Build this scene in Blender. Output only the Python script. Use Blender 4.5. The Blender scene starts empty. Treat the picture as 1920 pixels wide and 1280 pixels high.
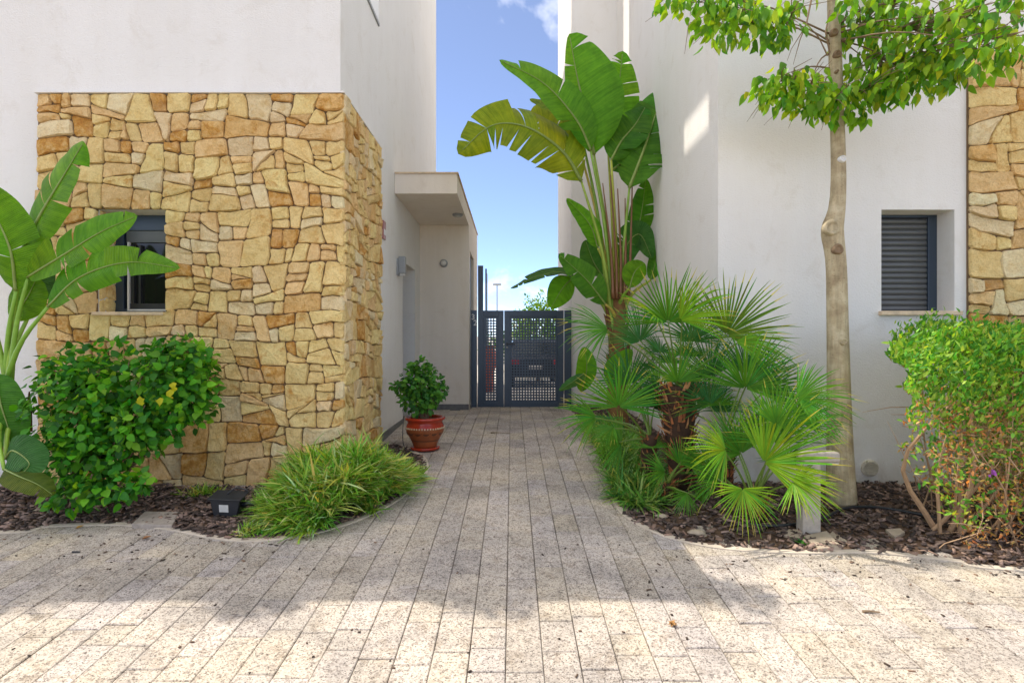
import bpy, math, random
import numpy as np
from mathutils import Vector, Matrix
from mathutils.geometry import tessellate_polygon
random.seed(7); rng = np.random.default_rng(7)
PI = math.pi
S = bpy.context.scene
COL = S.collection
V = Vector

# ------------------------------------------------------------------ camera, world, sun
F = 1920 * 20 / 36.0
cam_d = bpy.data.cameras.new('camera'); cam = bpy.data.objects.new('camera', cam_d); COL.objects.link(cam)
cam_d.lens = 20; cam_d.sensor_width = 36; cam_d.clip_end = 3000; cam_d.clip_start = 0.05
cam.location = (0, 0, 0); cam.rotation_euler = (PI / 2, 0, 0)
S.camera = cam
SUNV = V((-0.53, 0.40, 1.0)).normalized()
sun_d = bpy.data.lights.new('sun', 'SUN'); sun_d.energy = 2.3; sun_d.angle = math.radians(0.5); sun_d.color = (1.0, 0.93, 0.82)
sun = bpy.data.objects.new('sun', sun_d); COL.objects.link(sun)
sun.rotation_euler = (-SUNV).to_track_quat('-Z', 'Y').to_euler()
world = bpy.data.worlds.new('World'); S.world = world; world.use_nodes = True
wn = world.node_tree.nodes; wl = world.node_tree.links; wn.clear()
sky = wn.new('ShaderNodeTexSky'); sky.sky_type = 'NISHITA'; sky.sun_disc = False
sky.sun_elevation = math.asin(SUNV.z); sky.sun_rotation = math.atan2(SUNV.x, SUNV.y)
sky.air_density = 0.35; sky.dust_density = 0.0; sky.ozone_density = 3.0
bgn = wn.new('ShaderNodeBackground'); bgn.inputs['Strength'].default_value = 0.145
# wispy clouds; brighter cloud outside the view added as fill light
tc = wn.new('ShaderNodeTexCoord'); mp = wn.new('ShaderNodeMapping'); mp.inputs['Scale'].default_value = (1, 1, 1.6)
mp.inputs['Location'].default_value = (0.2, 0.9, 3.6)
nz = wn.new('ShaderNodeTexNoise'); nz.inputs['Scale'].default_value = 1.15; nz.inputs['Detail'].default_value = 7; nz.inputs['Roughness'].default_value = 0.6
nz.inputs['Distortion'].default_value = 0.5
rp = wn.new('ShaderNodeValToRGB'); rp.color_ramp.elements[0].color = (0.04, 0.04, 0.04, 1); rp.color_ramp.elements[0].position = 0.42; rp.color_ramp.elements[1].position = 0.67
mx = wn.new('ShaderNodeMix'); mx.data_type = 'RGBA'
mx.inputs['B'].default_value = (10.2, 9.7, 9.1, 1)
wo = wn.new('ShaderNodeOutputWorld')
wl.new(tc.outputs['Generated'], mp.inputs['Vector']); wl.new(mp.outputs['Vector'], nz.inputs['Vector'])
wl.new(nz.outputs['Fac'], rp.inputs['Fac']); wl.new(rp.outputs['Color'], mx.inputs['Factor'])
wl.new(sky.outputs['Color'], mx.inputs['A']); wl.new(mx.outputs['Result'], bgn.inputs['Color']); wl.new(bgn.outputs['Background'], wo.inputs['Surface'])
S.view_settings.view_transform = 'Standard'; S.view_settings.look = 'None'
S.view_settings.exposure = 1.25; S.view_settings.gamma = 1.0; S.view_settings.use_curve_mapping = False
S.render.engine = 'CYCLES'
S.cycles.max_bounces = 10; S.cycles.diffuse_bounces = 6; S.cycles.transparent_max_bounces = 8

# ------------------------------------------------------------------ helpers
def P(px, py, d): return V(((px - 960) / F * d, d, (640 - py) / F * d))
GY = [-60, 1.0, 2.88, 4.4, 6.1, 7.75, 9.5, 12, 400]
GZ = [-1.80, -1.80, -1.73, -1.62, -1.525, -1.42, -1.36, -1.36, -1.36]
def G(y): return float(np.interp(y, GY, GZ))
def ground_at(px, py):
    lo, hi = 0.8, 60.0
    for _ in range(50):
        m = (lo + hi) / 2
        if -G(m) * F / m > (py - 640): lo = m
        else: hi = m
    d = (lo + hi) / 2
    return V(((px - 960) / F * d, d, G(d)))
W = {}
def tag(o, label=None, cat=None, group=None, kind=None):
    if label: o['label'] = label
    if cat: o['category'] = cat
    if group: o['group'] = group
    if kind: o['kind'] = kind
    return o
def thing(name, loc, label, cat, group=None, kind=None):
    o = bpy.data.objects.new(name, None); COL.objects.link(o); o.empty_display_size = 0.2
    o.location = loc; W[o.name] = V(loc)
    return tag(o, label, cat, group, kind)
def link(o, wpos, parent=None):
    COL.objects.link(o); W[o.name] = V(wpos)
    if parent: o.parent = parent; o.location = V(wpos) - W[parent.name]
    else: o.location = wpos
    return o
class MB:
    def __init__(s): s.v = []; s.f = []; s.c = []; s.uv = None; s.m = []
    def face(s, idx, c=(1, 1, 1), m=0): s.f.append(tuple(idx)); s.c.append(c); s.m.append(m)
    def poly(s, pts, c=(1, 1, 1), m=0):
        b = len(s.v); s.v += [tuple(p) for p in pts]; s.face(range(b, b + len(pts)), c, m); return s
    def box(s, a, b_, c=(1, 1, 1), m=0, M=None):
        x0, y0, z0 = a; x1, y1, z1 = b_
        pts = [(x0,y0,z0),(x1,y0,z0),(x1,y1,z0),(x0,y1,z0),(x0,y0,z1),(x1,y0,z1),(x1,y1,z1),(x0,y1,z1)]
        if M is not None: pts = [tuple(M @ V(p)) for p in pts]
        b = len(s.v); s.v += pts
        for q in ((0,3,2,1),(4,5,6,7),(0,1,5,4),(1,2,6,5),(2,3,7,6),(3,0,4,7)): s.face([b + i for i in q], c, m)
        return s
    def tube(s, pts, rads, n=8, c=(1, 1, 1), m=0, cap=True):
        pts = [V(p) for p in pts]
        if not hasattr(rads, '__len__'): rads = [rads] * len(pts)
        up = V((0.13, 0.21, 1)); b0 = len(s.v)
        for i, p in enumerate(pts):
            t = (pts[min(i + 1, len(pts) - 1)] - pts[max(i - 1, 0)])
            t = t.normalized() if t.length > 1e-9 else V((0, 0, 1))
            if i == 0:
                a = t.cross(up if abs(t.dot(up.normalized())) < .95 else V((1, 0, 0))).normalized()
            else: a = (a - t * a.dot(t)).normalized()
            b = t.cross(a)
            for k in range(n):
                th = 2 * PI * k / n
                s.v.append(tuple(p + (a * math.cos(th) + b * math.sin(th)) * rads[i]))
        for i in range(len(pts) - 1):
            for k in range(n):
                k2 = (k + 1) % n
                s.face((b0 + i*n + k, b0 + i*n + k2, b0 + (i+1)*n + k2, b0 + (i+1)*n + k), c, m)
        if cap:
            s.face([b0 + k for k in range(n)][::-1], c, m); e = b0 + (len(pts) - 1) * n
            s.face([e + k for k in range(n)], c, m)
        return s
    def lathe(s, prof, ctr, n=32, c=(1, 1, 1), m=0):
        b0 = len(s.v)
        for r, z in prof:
            for k in range(n):
                th = 2 * PI * k / n; s.v.append((ctr[0] + r*math.cos(th), ctr[1] + r*math.sin(th), ctr[2] + z))
        for i in range(len(prof) - 1):
            for k in range(n):
                k2 = (k + 1) % n
                s.face((b0+i*n+k, b0+i*n+k2, b0+(i+1)*n+k2, b0+(i+1)*n+k), c, m)
        return s
    def mesh(s, name, mats, smooth=False, org=None):
        a = np.array(s.v, dtype=np.float32)
        if org is None: org = V(((a[:,0].min()+a[:,0].max())/2, (a[:,1].min()+a[:,1].max())/2, a[:,2].min()))
        a = a - np.array(org, dtype=np.float32)
        me = bpy.data.meshes.new(name); me.from_pydata(a.tolist(), [], s.f)
        for mt in (mats if isinstance(mats, (list, tuple)) else [mats]): me.materials.append(mt)
        at = me.attributes.new('col', 'FLOAT_COLOR', 'FACE')
        ca = np.array(s.c, dtype=np.float32); cc = np.ones((len(s.f), 4), dtype=np.float32); cc[:, :ca.shape[1]] = ca
        at.data.foreach_set('color', cc.ravel())
        me.polygons.foreach_set('material_index', np.array(s.m, dtype=np.int32))
        if smooth: me.polygons.foreach_set('use_smooth', np.ones(len(s.f), dtype=bool))
        if s.uv is not None:
            ul = me.uv_layers.new(name='UVMap')
            li = np.zeros(len(me.loops), dtype=np.int32); me.loops.foreach_get('vertex_index', li)
            ul.data.foreach_set('uv', np.array(s.uv, dtype=np.float32)[li].ravel())
        me.update()
        return me, org
    def build(s, name, mats, parent=None, smooth=False, bevel=0, seg=2, org=None):
        me, org = s.mesh(name, mats, smooth, org)
        o = bpy.data.objects.new(name, me); link(o, org, parent)
        if bevel:
            b = o.modifiers.new('bevel', 'BEVEL'); b.width = bevel; b.segments = seg; b.limit_method = 'ANGLE'; b.angle_limit = math.radians(35)
        return o
def scatter(name, bv, bf, pos, bas, scl, cols, mat, parent=None, smooth=False, kind=None):
    """join many transformed copies of a small piece into one mesh"""
    bv = np.array(bv, dtype=np.float32); n = len(pos); k = len(bv)
    pos = np.array(pos, dtype=np.float32); bas = np.array(bas, dtype=np.float32); scl = np.array(scl, dtype=np.float32)
    if scl.ndim == 1: scl = scl[:, None].repeat(3, 1)
    v = np.einsum('nij,nkj->nki', bas, bv[None] * scl[:, None, :]) + pos[:, None, :]
    org = V((float(pos[:,0].mean()), float(pos[:,1].mean()), float(pos[:,2].min())))
    v = (v.reshape(-1, 3) - np.array(org, dtype=np.float32))
    fl = []; nf = len(bf)
    tot = np.array([len(f) for f in bf], dtype=np.int32)
    base = np.concatenate([np.array(f, dtype=np.int32) for f in bf])
    idx = (base[None] + (np.arange(n, dtype=np.int32) * k)[:, None]).ravel()
    tots = np.tile(tot, n); starts = np.concatenate([[0], np.cumsum(tots)[:-1]]).astype(np.int32)
    me = bpy.data.meshes.new(name)
    me.vertices.add(len(v)); me.vertices.foreach_set('co', v.ravel())
    me.loops.add(len(idx)); me.loops.foreach_set('vertex_index', idx)
    me.polygons.add(len(tots)); me.polygons.foreach_set('loop_start', starts); me.polygons.foreach_set('loop_total', tots)
    me.update(calc_edges=True)
    if smooth: me.polygons.foreach_set('use_smooth', np.ones(len(tots), dtype=bool))
    me.materials.append(mat)
    at = me.attributes.new('col', 'FLOAT_COLOR', 'FACE')
    cc = np.ones((n, nf, 4), dtype=np.float32); cc[:, :, :3] = np.array(cols, dtype=np.float32)[:, None, :]
    at.data.foreach_set('color', cc.ravel())
    o = bpy.data.objects.new(name, me); link(o, org, parent)
    if kind: o['kind'] = kind
    return o
def basis(x, z):
    """3x3 with local X along x, local Z close to z"""
    x = V(x).normalized(); z = V(z); y = z.cross(x)
    if y.length < 1e-5: y = V((0.3, 1, 0.2)).cross(x)
    y.normalize(); z = x.cross(y)
    return ((x.x, y.x, z.x), (x.y, y.y, z.y), (x.z, y.z, z.z))
def rnd(a, b): return random.uniform(a, b)
def rv(s=1): return V((random.gauss(0, s), random.gauss(0, s), random.gauss(0, s)))
def crom(pts, n):
    pts = [V(p) for p in pts]
    if len(pts) == 2: return [pts[0].lerp(pts[1], i / (n - 1)) for i in range(n)]
    q = [pts[0] * 2 - pts[1]] + pts + [pts[-1] * 2 - pts[-2]]; out = []; m = len(pts) - 1
    for i in range(n):
        u = i / (n - 1) * m; k = min(int(u), m - 1); t = u - k
        a, b, c, d = q[k], q[k+1], q[k+2], q[k+3]
        out.append(0.5 * ((2*b) + (c - a)*t + (2*a - 5*b + 4*c - d)*t*t + (3*b - a - 3*c + d)*t*t*t))
    return out

# ------------------------------------------------------------------ materials
def newmat(name):
    m = bpy.data.materials.new(name); m.use_nodes = True; n = m.node_tree.nodes; n.clear()
    out = n.new('ShaderNodeOutputMaterial'); p = n.new('ShaderNodeBsdfPrincipled')
    m.node_tree.links.new(p.outputs[0], out.inputs[0]); return m, n, m.node_tree.links, p, out
def noise(n, l, scale, detail=4, rough=.55, vec=None, dist=0):
    t = n.new('ShaderNodeTexNoise'); t.inputs['Scale'].default_value = scale; t.inputs['Detail'].default_value = detail
    t.inputs['Roughness'].default_value = rough; t.inputs['Distortion'].default_value = dist
    if vec is not None: l.new(vec, t.inputs['Vector'])
    return t.outputs['Fac']
def ramp(n, l, fac, stops):
    r = n.new('ShaderNodeValToRGB'); e = r.color_ramp.elements
    while len(e) < len(stops): e.new(0.5)
    for el, (p, c) in zip(e, stops): el.position = p; el.color = (*c, 1) if len(c) == 3 else c
    l.new(fac, r.inputs[0]); return r.outputs['Color']
def mix(n, l, fac, a, b, mode='MIX'):
    m = n.new('ShaderNodeMix'); m.data_type = 'RGBA'; m.blend_type = mode
    for sock, val in (('Factor', fac), ('A', a), ('B', b)):
        if hasattr(val, 'is_linked'): l.new(val, m.inputs[sock])
        elif sock == 'Factor': m.inputs[sock].default_value = val
        else: m.inputs[sock].default_value = (*val, 1)
    return m.outputs['Result']
def bump(n, l, p, h, st, dist=.01, prev=None):
    b = n.new('ShaderNodeBump'); b.inputs['Strength'].default_value = st; b.inputs['Distance'].default_value = dist
    l.new(h, b.inputs['Height'])
    if prev is not None: l.new(prev, b.inputs['Normal'])
    l.new(b.outputs[0], p.inputs['Normal']); return b.outputs[0]
def pos(n): return n.new('ShaderNodeNewGeometry').outputs['Position']
def colattr(n):
    a = n.new('ShaderNodeAttribute'); a.attribute_name = 'col'; return a.outputs['Color']
def mapped(n, l, vec, scale):
    m = n.new('ShaderNodeMapping'); m.inputs['Scale'].default_value = scale; l.new(vec, m.inputs['Vector']); return m.outputs[0]

def plaster(name, col, stain=.4):
    m, n, l, p, _ = newmat(name); g = pos(n)
    big = noise(n, l, .9, 5, .6, g)
    st = noise(n, l, 1.0, 5, .65, mapped(n, l, g, (3.5, 3.5, .3)))
    c = ramp(n, l, big, [(.25, tuple(x*.955 for x in col)), (.7, col)])
    s = ramp(n, l, st, [(.36, (.94, .925, .90)), (.64, (1, 1, 1))])
    c = mix(n, l, stain, c, mix(n, l, 1.0, c, s, 'MULTIPLY'))
    sx = n.new('ShaderNodeSeparateXYZ'); l.new(g, sx.inputs[0])
    md = n.new('ShaderNodeMath'); md.operation = 'MULTIPLY_ADD'; l.new(noise(n, l, 5, 6, .7, mapped(n, l, g, (1, 1, .5))), md.inputs[0]); md.inputs[1].default_value = -.75; l.new(sx.outputs['Z'], md.inputs[2])
    mr = n.new('ShaderNodeMapRange'); mr.inputs['From Min'].default_value = -1.62; mr.inputs['From Max'].default_value = -1.95; mr.inputs['To Min'].default_value = 0; mr.inputs['To Max'].default_value = .55
    l.new(md.outputs[0], mr.inputs['Value'])
    c = mix(n, l, mr.outputs[0], c, (.42, .34, .25))
    blo = ramp(n, l, noise(n, l, 2.6, 7, .72, g, .6), [(.34, (.93, .915, .89)), (.46, (1, 1, 1))])
    c = mix(n, l, .8, c, mix(n, l, 1.0, c, blo, 'MULTIPLY'))
    l.new(c, p.inputs['Base Color']); p.inputs['Roughness'].default_value = .92; p.inputs['Specular IOR Level'].default_value = .2
    b1 = bump(n, l, p, noise(n, l, 48, 4, .7, mapped(n, l, g, (1, 1, 1.5))), .7, .010)
    bump(n, l, p, noise(n, l, 2.2, 3, .5, g), .25, .03, b1)
    return m
M_white = plaster('white_render', (.80, .775, .735))
M_cream = plaster('cream_render', (.84, .76, .66), .8)

def simple(name, col, rough=.5, metal=0, bumpsc=None, bs=.2, useattr=False, spec=None, bd=.004, var=.25, vscale=14):
    m, n, l, p, _ = newmat(name); g = pos(n)
    c = ramp(n, l, noise(n, l, vscale, 5, .6, g), [(.3, tuple(x*(1-var) for x in col)), (.7, tuple(min(1, x*(1+var*.4)) for x in col))])
    if useattr: c = mix(n, l, 1.0, c, colattr(n), 'MULTIPLY')
    l.new(c, p.inputs['Base Color']); p.inputs['Roughness'].default_value = rough; p.inputs['Metallic'].default_value = metal
    if spec is not None: p.inputs['Specular IOR Level'].default_value = spec
    if bumpsc: bump(n, l, p, noise(n, l, bumpsc, 4, .6, g), bs, bd)
    return m
def m_stone():
    m, n, l, p, _ = newmat('rubble_stone'); g = pos(n)
    base = colattr(n)
    mot = noise(n, l, 9, 8, .68, g)
    fine = noise(n, l, 60, 4, .7, g)
    c = mix(n, l, 1.0, base, ramp(n, l, mot, [(.28, (.84, .70, .50)), (.5, (1, .96, .90)), (.72, (1.08, 1.10, 1.12))]), 'MULTIPLY')
    at = n.new('ShaderNodeAttribute'); at.attribute_name = 'col'
    ma = n.new('ShaderNodeMath'); ma.operation = 'MULTIPLY_ADD'; l.new(at.outputs['Alpha'], ma.inputs[0]); ma.inputs[1].default_value = .26
    l.new(noise(n, l, 6.5, 8, .72, g, .5), ma.inputs[2])
    blot = ramp(n, l, ma.outputs[0], [(.62, (0, 0, 0)), (.74, (.9, .9, .9))])
    rust = ramp(n, l, noise(n, l, 13, 6, .7, g), [(.35, (.50, .20, .035)), (.5, (.70, .36, .08)), (.66, (.86, .60, .27))])
    c = mix(n, l, blot, c, rust)
    c = mix(n, l, 1.0, c, ramp(n, l, fine, [(.3, (.84, .82, .80)), (.6, (1.04, 1.04, 1.04))]), 'MULTIPLY')
    l.new(c, p.inputs['Base Color']); p.inputs['Roughness'].default_value = .93; p.inputs['Specular IOR Level'].default_value = .15
    b1 = bump(n, l, p, noise(n, l, 15, 8, .72, g), 1.0, .045)
    bump(n, l, p, fine, .4, .006, b1)
    return m
M_stone = m_stone()
M_mortar = simple('joint_mortar', (.19, .125, .07), .98, bumpsc=50, bs=.6, spec=.05)
def m_granite():
    m, n, l, p, _ = newmat('granite_paver'); g = pos(n)
    base = colattr(n)
    v = n.new('ShaderNodeTexVoronoi'); v.inputs['Scale'].default_value = 150; l.new(g, v.inputs['Vector'])
    sp = n.new('ShaderNodeSeparateColor'); l.new(v.outputs['Color'], sp.inputs[0])
    grains = ramp(n, l, sp.outputs[0], [(.0, (.32, .30, .29)), (.13, (.50, .47, .45)), (.2, (.84, .80, .77)), (.6, (1, .97, .92)), (.95, (1.18, 1.15, 1.1))])
    v2 = n.new('ShaderNodeTexVoronoi'); v2.inputs['Scale'].default_value = 62; l.new(g, v2.inputs['Vector'])
    sp2 = n.new('ShaderNodeSeparateColor'); l.new(v2.outputs['Color'], sp2.inputs[0])
    gr2 = ramp(n, l, sp2.outputs[1], [(.0, (.62, .60, .60)), (.10, (.74, .72, .71)), (.17, (1, 1, 1))])
    c = mix(n, l, 1.0, base, grains, 'MULTIPLY'); c = mix(n, l, 1.0, c, gr2, 'MULTIPLY')
    dirt = ramp(n, l, noise(n, l, 1.6, 8, .68, g, .4), [(.36, (.66, .66, .675)), (.5, (.88, .87, .87)), (.62, (1.04, 1.01, .96))])
    c = mix(n, l, 1.0, c, dirt, 'MULTIPLY')
    d2 = ramp(n, l, noise(n, l, 9, 6, .7, g), [(.33, (.72, .68, .63)), (.47, (1, 1, 1))])
    c = mix(n, l, .9, c, mix(n, l, 1.0, c, d2, 'MULTIPLY'))
    l.new(c, p.inputs['Base Color']); p.inputs['Roughness'].default_value = .85; p.inputs['Specular IOR Level'].default_value = .25
    b1 = bump(n, l, p, noise(n, l, 120, 4, .7, g), .5, .004)
    bump(n, l, p, noise(n, l, 14, 4, .6, g), .3, .008, b1)
    return m
M_gran = m_granite()
M_joint = simple('joint_sand', (.33, .27, .20), .97, bumpsc=90, bs=.5)
M_kerb = simple('kerb_concrete', (.55, .47, .37), .9, bumpsc=60, bs=.4, var=.3, vscale=5)
M_soil = simple('mulch_soil', (.11, .062, .035), .97, bumpsc=30, bs=.9, bd=.02, var=.5)
M_chip = simple('bark_chip', (1, 1, 1), .85, bumpsc=70, bs=.5, useattr=True, var=.3)
M_far = simple('far_ground', (.62, .57, .50), .9, bumpsc=20, bs=.2)
M_sill = simple('sill_stone', (.72, .55, .36), .7, bumpsc=80, bs=.15)
M_dark = simple('anthracite_metal', (.05, .072, .105), .38, .35, var=.15, vscale=3)
M_black = simple('black_plastic', (.022, .024, .028), .42)
M_steel = simple('brushed_steel', (.44, .39, .33), .55, .15, var=.2, vscale=30)
M_greypaint = simple('grey_paint', (.30, .31, .31), .5, var=.1)
M_skirt = simple('grey_skirting', (.17, .165, .16), .7, bumpsc=40)
M_door = simple('taupe_door', (.33, .29, .24), .5, var=.05)
M_whiteplastic = simple('white_plastic', (.72, .71, .68), .45, var=.08)
M_slat = simple('shutter_slat', (.12, .125, .125), .42, .3, var=.1, vscale=5)
M_lampglass = simple('frosted_glass', (.62, .60, .55), .25)
M_wood = simple('weathered_board', (.36, .31, .26), .8, bumpsc=40, vscale=20)
M_slab = simple('stone_slab', (.42, .34, .25), .9, bumpsc=30, bs=.5, vscale=8)
M_ventm = simple('vent_plastic', (.60, .54, .42), .6)
M_red = simple('red_glaze', (.40, .035, .012), .18, var=.2)
M_terra = simple('terracotta', (.36, .10, .03), .45, bumpsc=60, vscale=9, var=.35)
M_cream2 = simple('cream_glaze', (.65, .52, .33), .4)
M_brownglaze = simple('brown_glaze', (.13, .045, .02), .3)
M_tail = simple('red_lens', (.5, .01, .01), .15)
M_tyre = simple('tyre_rubber', (.02, .02, .02), .8)
M_tile = simple('ceramic_tile', (.36, .12, .10), .3)
M_carp = simple('dark_car_paint', (.03, .03, .04), .2, .3)
def m_glass():
    m, n, l, p, _ = newmat('dark_glazing'); p.inputs['Base Color'].default_value = (.012, .013, .012, 1); p.inputs['Roughness'].default_value = .06
    p.inputs['Specular IOR Level'].default_value = .5; return m
M_glass = m_glass()
def m_leaf(name, trans=.38, veins=False, rough=.45, spec=.25):
    m, n, l, p, out = newmat(name); g = pos(n); c = colattr(n)
    c = mix(n, l, 1.0, c, ramp(n, l, noise(n, l, 7, 4, .6, g), [(.3, (.78, .80, .75)), (.7, (1.15, 1.12, 1.1))]), 'MULTIPLY')
    if veins:
        uv = n.new('ShaderNodeUVMap'); uv.uv_map = 'UVMap'
        w = n.new('ShaderNodeTexWave'); w.wave_type = 'BANDS'; w.bands_direction = 'X'; w.inputs['Scale'].default_value = 7
        w.inputs['Distortion'].default_value = .8; w.inputs['Detail'].default_value = 2; w.inputs['Detail Scale'].default_value = 2
        l.new(mapped(n, l, uv.outputs[0], (1, .25, 1)), w.inputs['Vector'])
        c = mix(n, l, 1.0, c, ramp(n, l, w.outputs['Fac'], [(.0, (.80, .84, .72)), (1.0, (1.10, 1.06, 1.05))]), 'MULTIPLY')
        c = mix(n, l, 1.0, c, ramp(n, l, noise(n, l, 1, 4, .6, mapped(n, l, uv.outputs[0], (9, .9, 1))), [(.3, (.66, .76, .6)), (.5, (1, 1, 1)), (.72, (1.35, 1.18, 1.2))]), 'MULTIPLY')
        edge = n.new('ShaderNodeSeparateXYZ'); l.new(uv.outputs[0], edge.inputs[0])
        # dry brown blade margins
        e = n.new('ShaderNodeMath'); e.operation = 'ABSOLUTE'; l.new(edge.outputs['Y'], e.inputs[0])
        ad = n.new('ShaderNodeMath'); ad.operation = 'MULTIPLY_ADD'; l.new(noise(n, l, 16, 4, .6, g), ad.inputs[0]); ad.inputs[1].default_value = .25; l.new(e.outputs[0], ad.inputs[2])
        c = mix(n, l, ramp(n, l, ad.outputs[0], [(1.08, (0, 0, 0)), (1.14, (.6, .6, .6))]), c, (.20, .16, .04))
        bump(n, l, p, w.outputs['Fac'], .5, .02)
    l.new(c, p.inputs['Base Color']); p.inputs['Roughness'].default_value = rough; p.inputs['Specular IOR Level'].default_value = spec
    t = n.new('ShaderNodeBsdfTranslucent'); l.new(mix(n, l, 1.0, c, (1.5, 1.4, .5), 'MULTIPLY'), t.inputs['Color'])
    ms = n.new('ShaderNodeMixShader'); ms.inputs[0].default_value = trans
    l.new(p.outputs[0], ms.inputs[1]); l.new(t.outputs[0], ms.inputs[2]); l.new(ms.outputs[0], out.inputs[0])
    return m
M_leaf = m_leaf('shrub_leaf')
M_banana = m_leaf('broad_leaf', .45, True, .42)
M_palm = m_leaf('palm_leaf', .36, False, .5, .25)
M_grass = m_leaf('grass_blade', .35, False, .5, .3)
M_stalk = simple('leaf_stalk', (1, 1, 1), .45, useattr=True, var=.25, vscale=12, bumpsc=40, bs=.2)
M_fibre = simple('palm_fibre', (1, 1, 1), .95, useattr=True, var=.4, vscale=25, bumpsc=60, bs=.8, bd=.01)
def m_bark():
    m, n, l, p, _ = newmat('smooth_bark'); g = pos(n)
    c = ramp(n, l, noise(n, l, 6, 7, .65, g), [(.3, (.27, .205, .12)), (.5, (.42, .345, .215)), (.72, (.56, .49, .34))])
    st = noise(n, l, 1, 5, .6, mapped(n, l, g, (30, 30, 3)))
    c = mix(n, l, 1.0, c, ramp(n, l, st, [(.35, (.78, .78, .75)), (.6, (1.05, 1.03, 1))]), 'MULTIPLY')
    sp_ = ramp(n, l, noise(n, l, 1, 5, .7, mapped(n, l, g, (34, 34, 90))), [(.33, (.60, .56, .50)), (.42, (1, 1, 1))])
    c = mix(n, l, 1.0, c, sp_, 'MULTIPLY')
    l.new(c, p.inputs['Base Color']); p.inputs['Roughness'].default_value = .85
    b = bump(n, l, p, st, .7, .012); bump(n, l, p, noise(n, l, 60, 4, .6, g), .4, .005, b); return m
M_bark = m_bark()
M_twig = simple('twig_bark', (.24, .16, .09), .85, bumpsc=60)

# ------------------------------------------------------------------ ground, beds, paving
def grid_sheet(xs, ys, zf):
    mb = MB()
    for y in ys:
        for x in xs: mb.v.append((x, y, zf(x, y)))
    nx = len(xs)
    for j in range(len(ys) - 1):
        for i in range(nx - 1):
            a = j*nx + i; mb.face((a, a+1, a+nx+1, a+nx))
    return mb
g = grid_sheet([-900, -60, -12, 12, 60, 900], [-300, -20, 0, 1, 2, 2.88, 3.6, 4.4, 5.2, 6.1, 7, 7.75, 8.6, 9.5, 12.2, 30, 120, 1500], lambda x, y: G(y) - .05)
tag(g.build('ground', M_joint), kind='structure', label='bare earth underlying the paving and the plots')
f = MB().box((-14, 12.35, -1.40), (14, 60, -1.355))
tag(f.build('street', M_far), kind='structure', label='pale paved street beyond the gate')

def edge_px(l): return [ground_at(*p).xy for p in l]
left_edge = [V((-9.0, 4.75)), V((-6.6, 4.72))] + edge_px([(0, 998), (80, 987), (170, 983), (250, 984), (330, 993), (400, 1007), (460, 1013), (520, 1010), (600, 996), (670, 974), (730, 945), (775, 912), (797, 885), (796, 862), (778, 848), (750, 836), (722, 834)])
right_edge = edge_px([(1068, 768), (1085, 785), (1104, 815), (1124, 850), (1140, 890), (1150, 925), (1166, 958), (1200, 983), (1255, 1006), (1330, 1023), (1420, 1032), (1520, 1035), (1620, 1034), (1700, 1040), (1800, 1052), (1920, 1068)]) + [V((6.5, 3.75)), V((9, 3.6))]
def smooth_line(pts, n):
    q = crom([V((p.x, p.y, 0)) for p in pts], n); return [V((p.x, p.y)) for p in q]
left_edge = smooth_line(left_edge, 120); right_edge = smooth_line(right_edge, 120)
left_poly = np.array([(p.x, p.y) for p in left_edge] + [(-1.75, 7.8), (-1.75, 6.0), (-9, 6.0)][0:3])
right_poly = np.array([(p.x, p.y) for p in right_edge] + [(9, 6.15), (2.2, 6.15), (2.2, 12.1), (1.25, 12.1)])
def inside(poly, X, Y):
    r = np.zeros(X.shape, bool); n = len(poly); j = n - 1
    for i in range(n):
        xi, yi = poly[i]; xj, yj = poly[j]
        if yi != yj: r ^= ((yi > Y) != (yj > Y)) & (X < (xj - xi) * (Y - yi) / (yj - yi) + xi)
        j = i
    return r
def bumpz(x, y): return .008 * math.sin(x*5.1 + y*3.3) + .006 * math.sin(x*11 - y*13)
def bed(name, poly, label):
    c = .04; x0, y0 = poly.min(0); x1, y1 = poly.max(0)
    X, Y = np.meshgrid(np.arange(x0, x1, c), np.arange(y0, y1, c)); ins = inside(poly, X + c/2, Y + c/2)
    mb = MB(); idx = {}
    def vid(i, j):
        if (i, j) not in idx:
            x = x0 + i*c; y = y0 + j*c; idx[(i, j)] = len(mb.v); mb.v.append((x, y, G(y) + .002 + bumpz(x, y)*.6))
        return idx[(i, j)]
    for j, i in zip(*np.nonzero(ins)): mb.face((vid(i, j), vid(i+1, j), vid(i+1, j+1), vid(i, j+1)))
    return tag(mb.build(name, M_soil), kind='structure', label=label)
bedL = bed('planting_bed', left_poly, 'dark mulched bed in front of the left stone wall')
bedR = bed('planting_bed', right_poly, 'dark mulched bed under the fan palms on the right')
def kerb(name, line, w=.062, label=''):
    mb = MB(); n = len(line)
    for i, p in enumerate(line):
        t = (line[min(i+1, n-1)] - line[max(i-1, 0)]).normalized(); nn = V((-t.y, t.x))
        a = p + nn*w/2; b = p - nn*w/2
        for q, h in ((a, -.03), (a, .006), (a*.88+b*.12, .0095), (a*.12+b*.88, .0095), (b, .006), (b, -.03)): mb.v.append((q.x, q.y, G(q.y) + h))
    for i in range(n - 1):
        for k in range(5): mb.face((i*6+k, i*6+k+1, (i+1)*6+k+1, (i+1)*6+k))
    return tag(mb.build(name, M_kerb, smooth=False), kind='structure', label=label)
kerb('kerb', left_edge, label='narrow curved concrete kerb round the left bed')
kerb('kerb', right_edge, label='narrow curved concrete kerb round the right bed')

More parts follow.
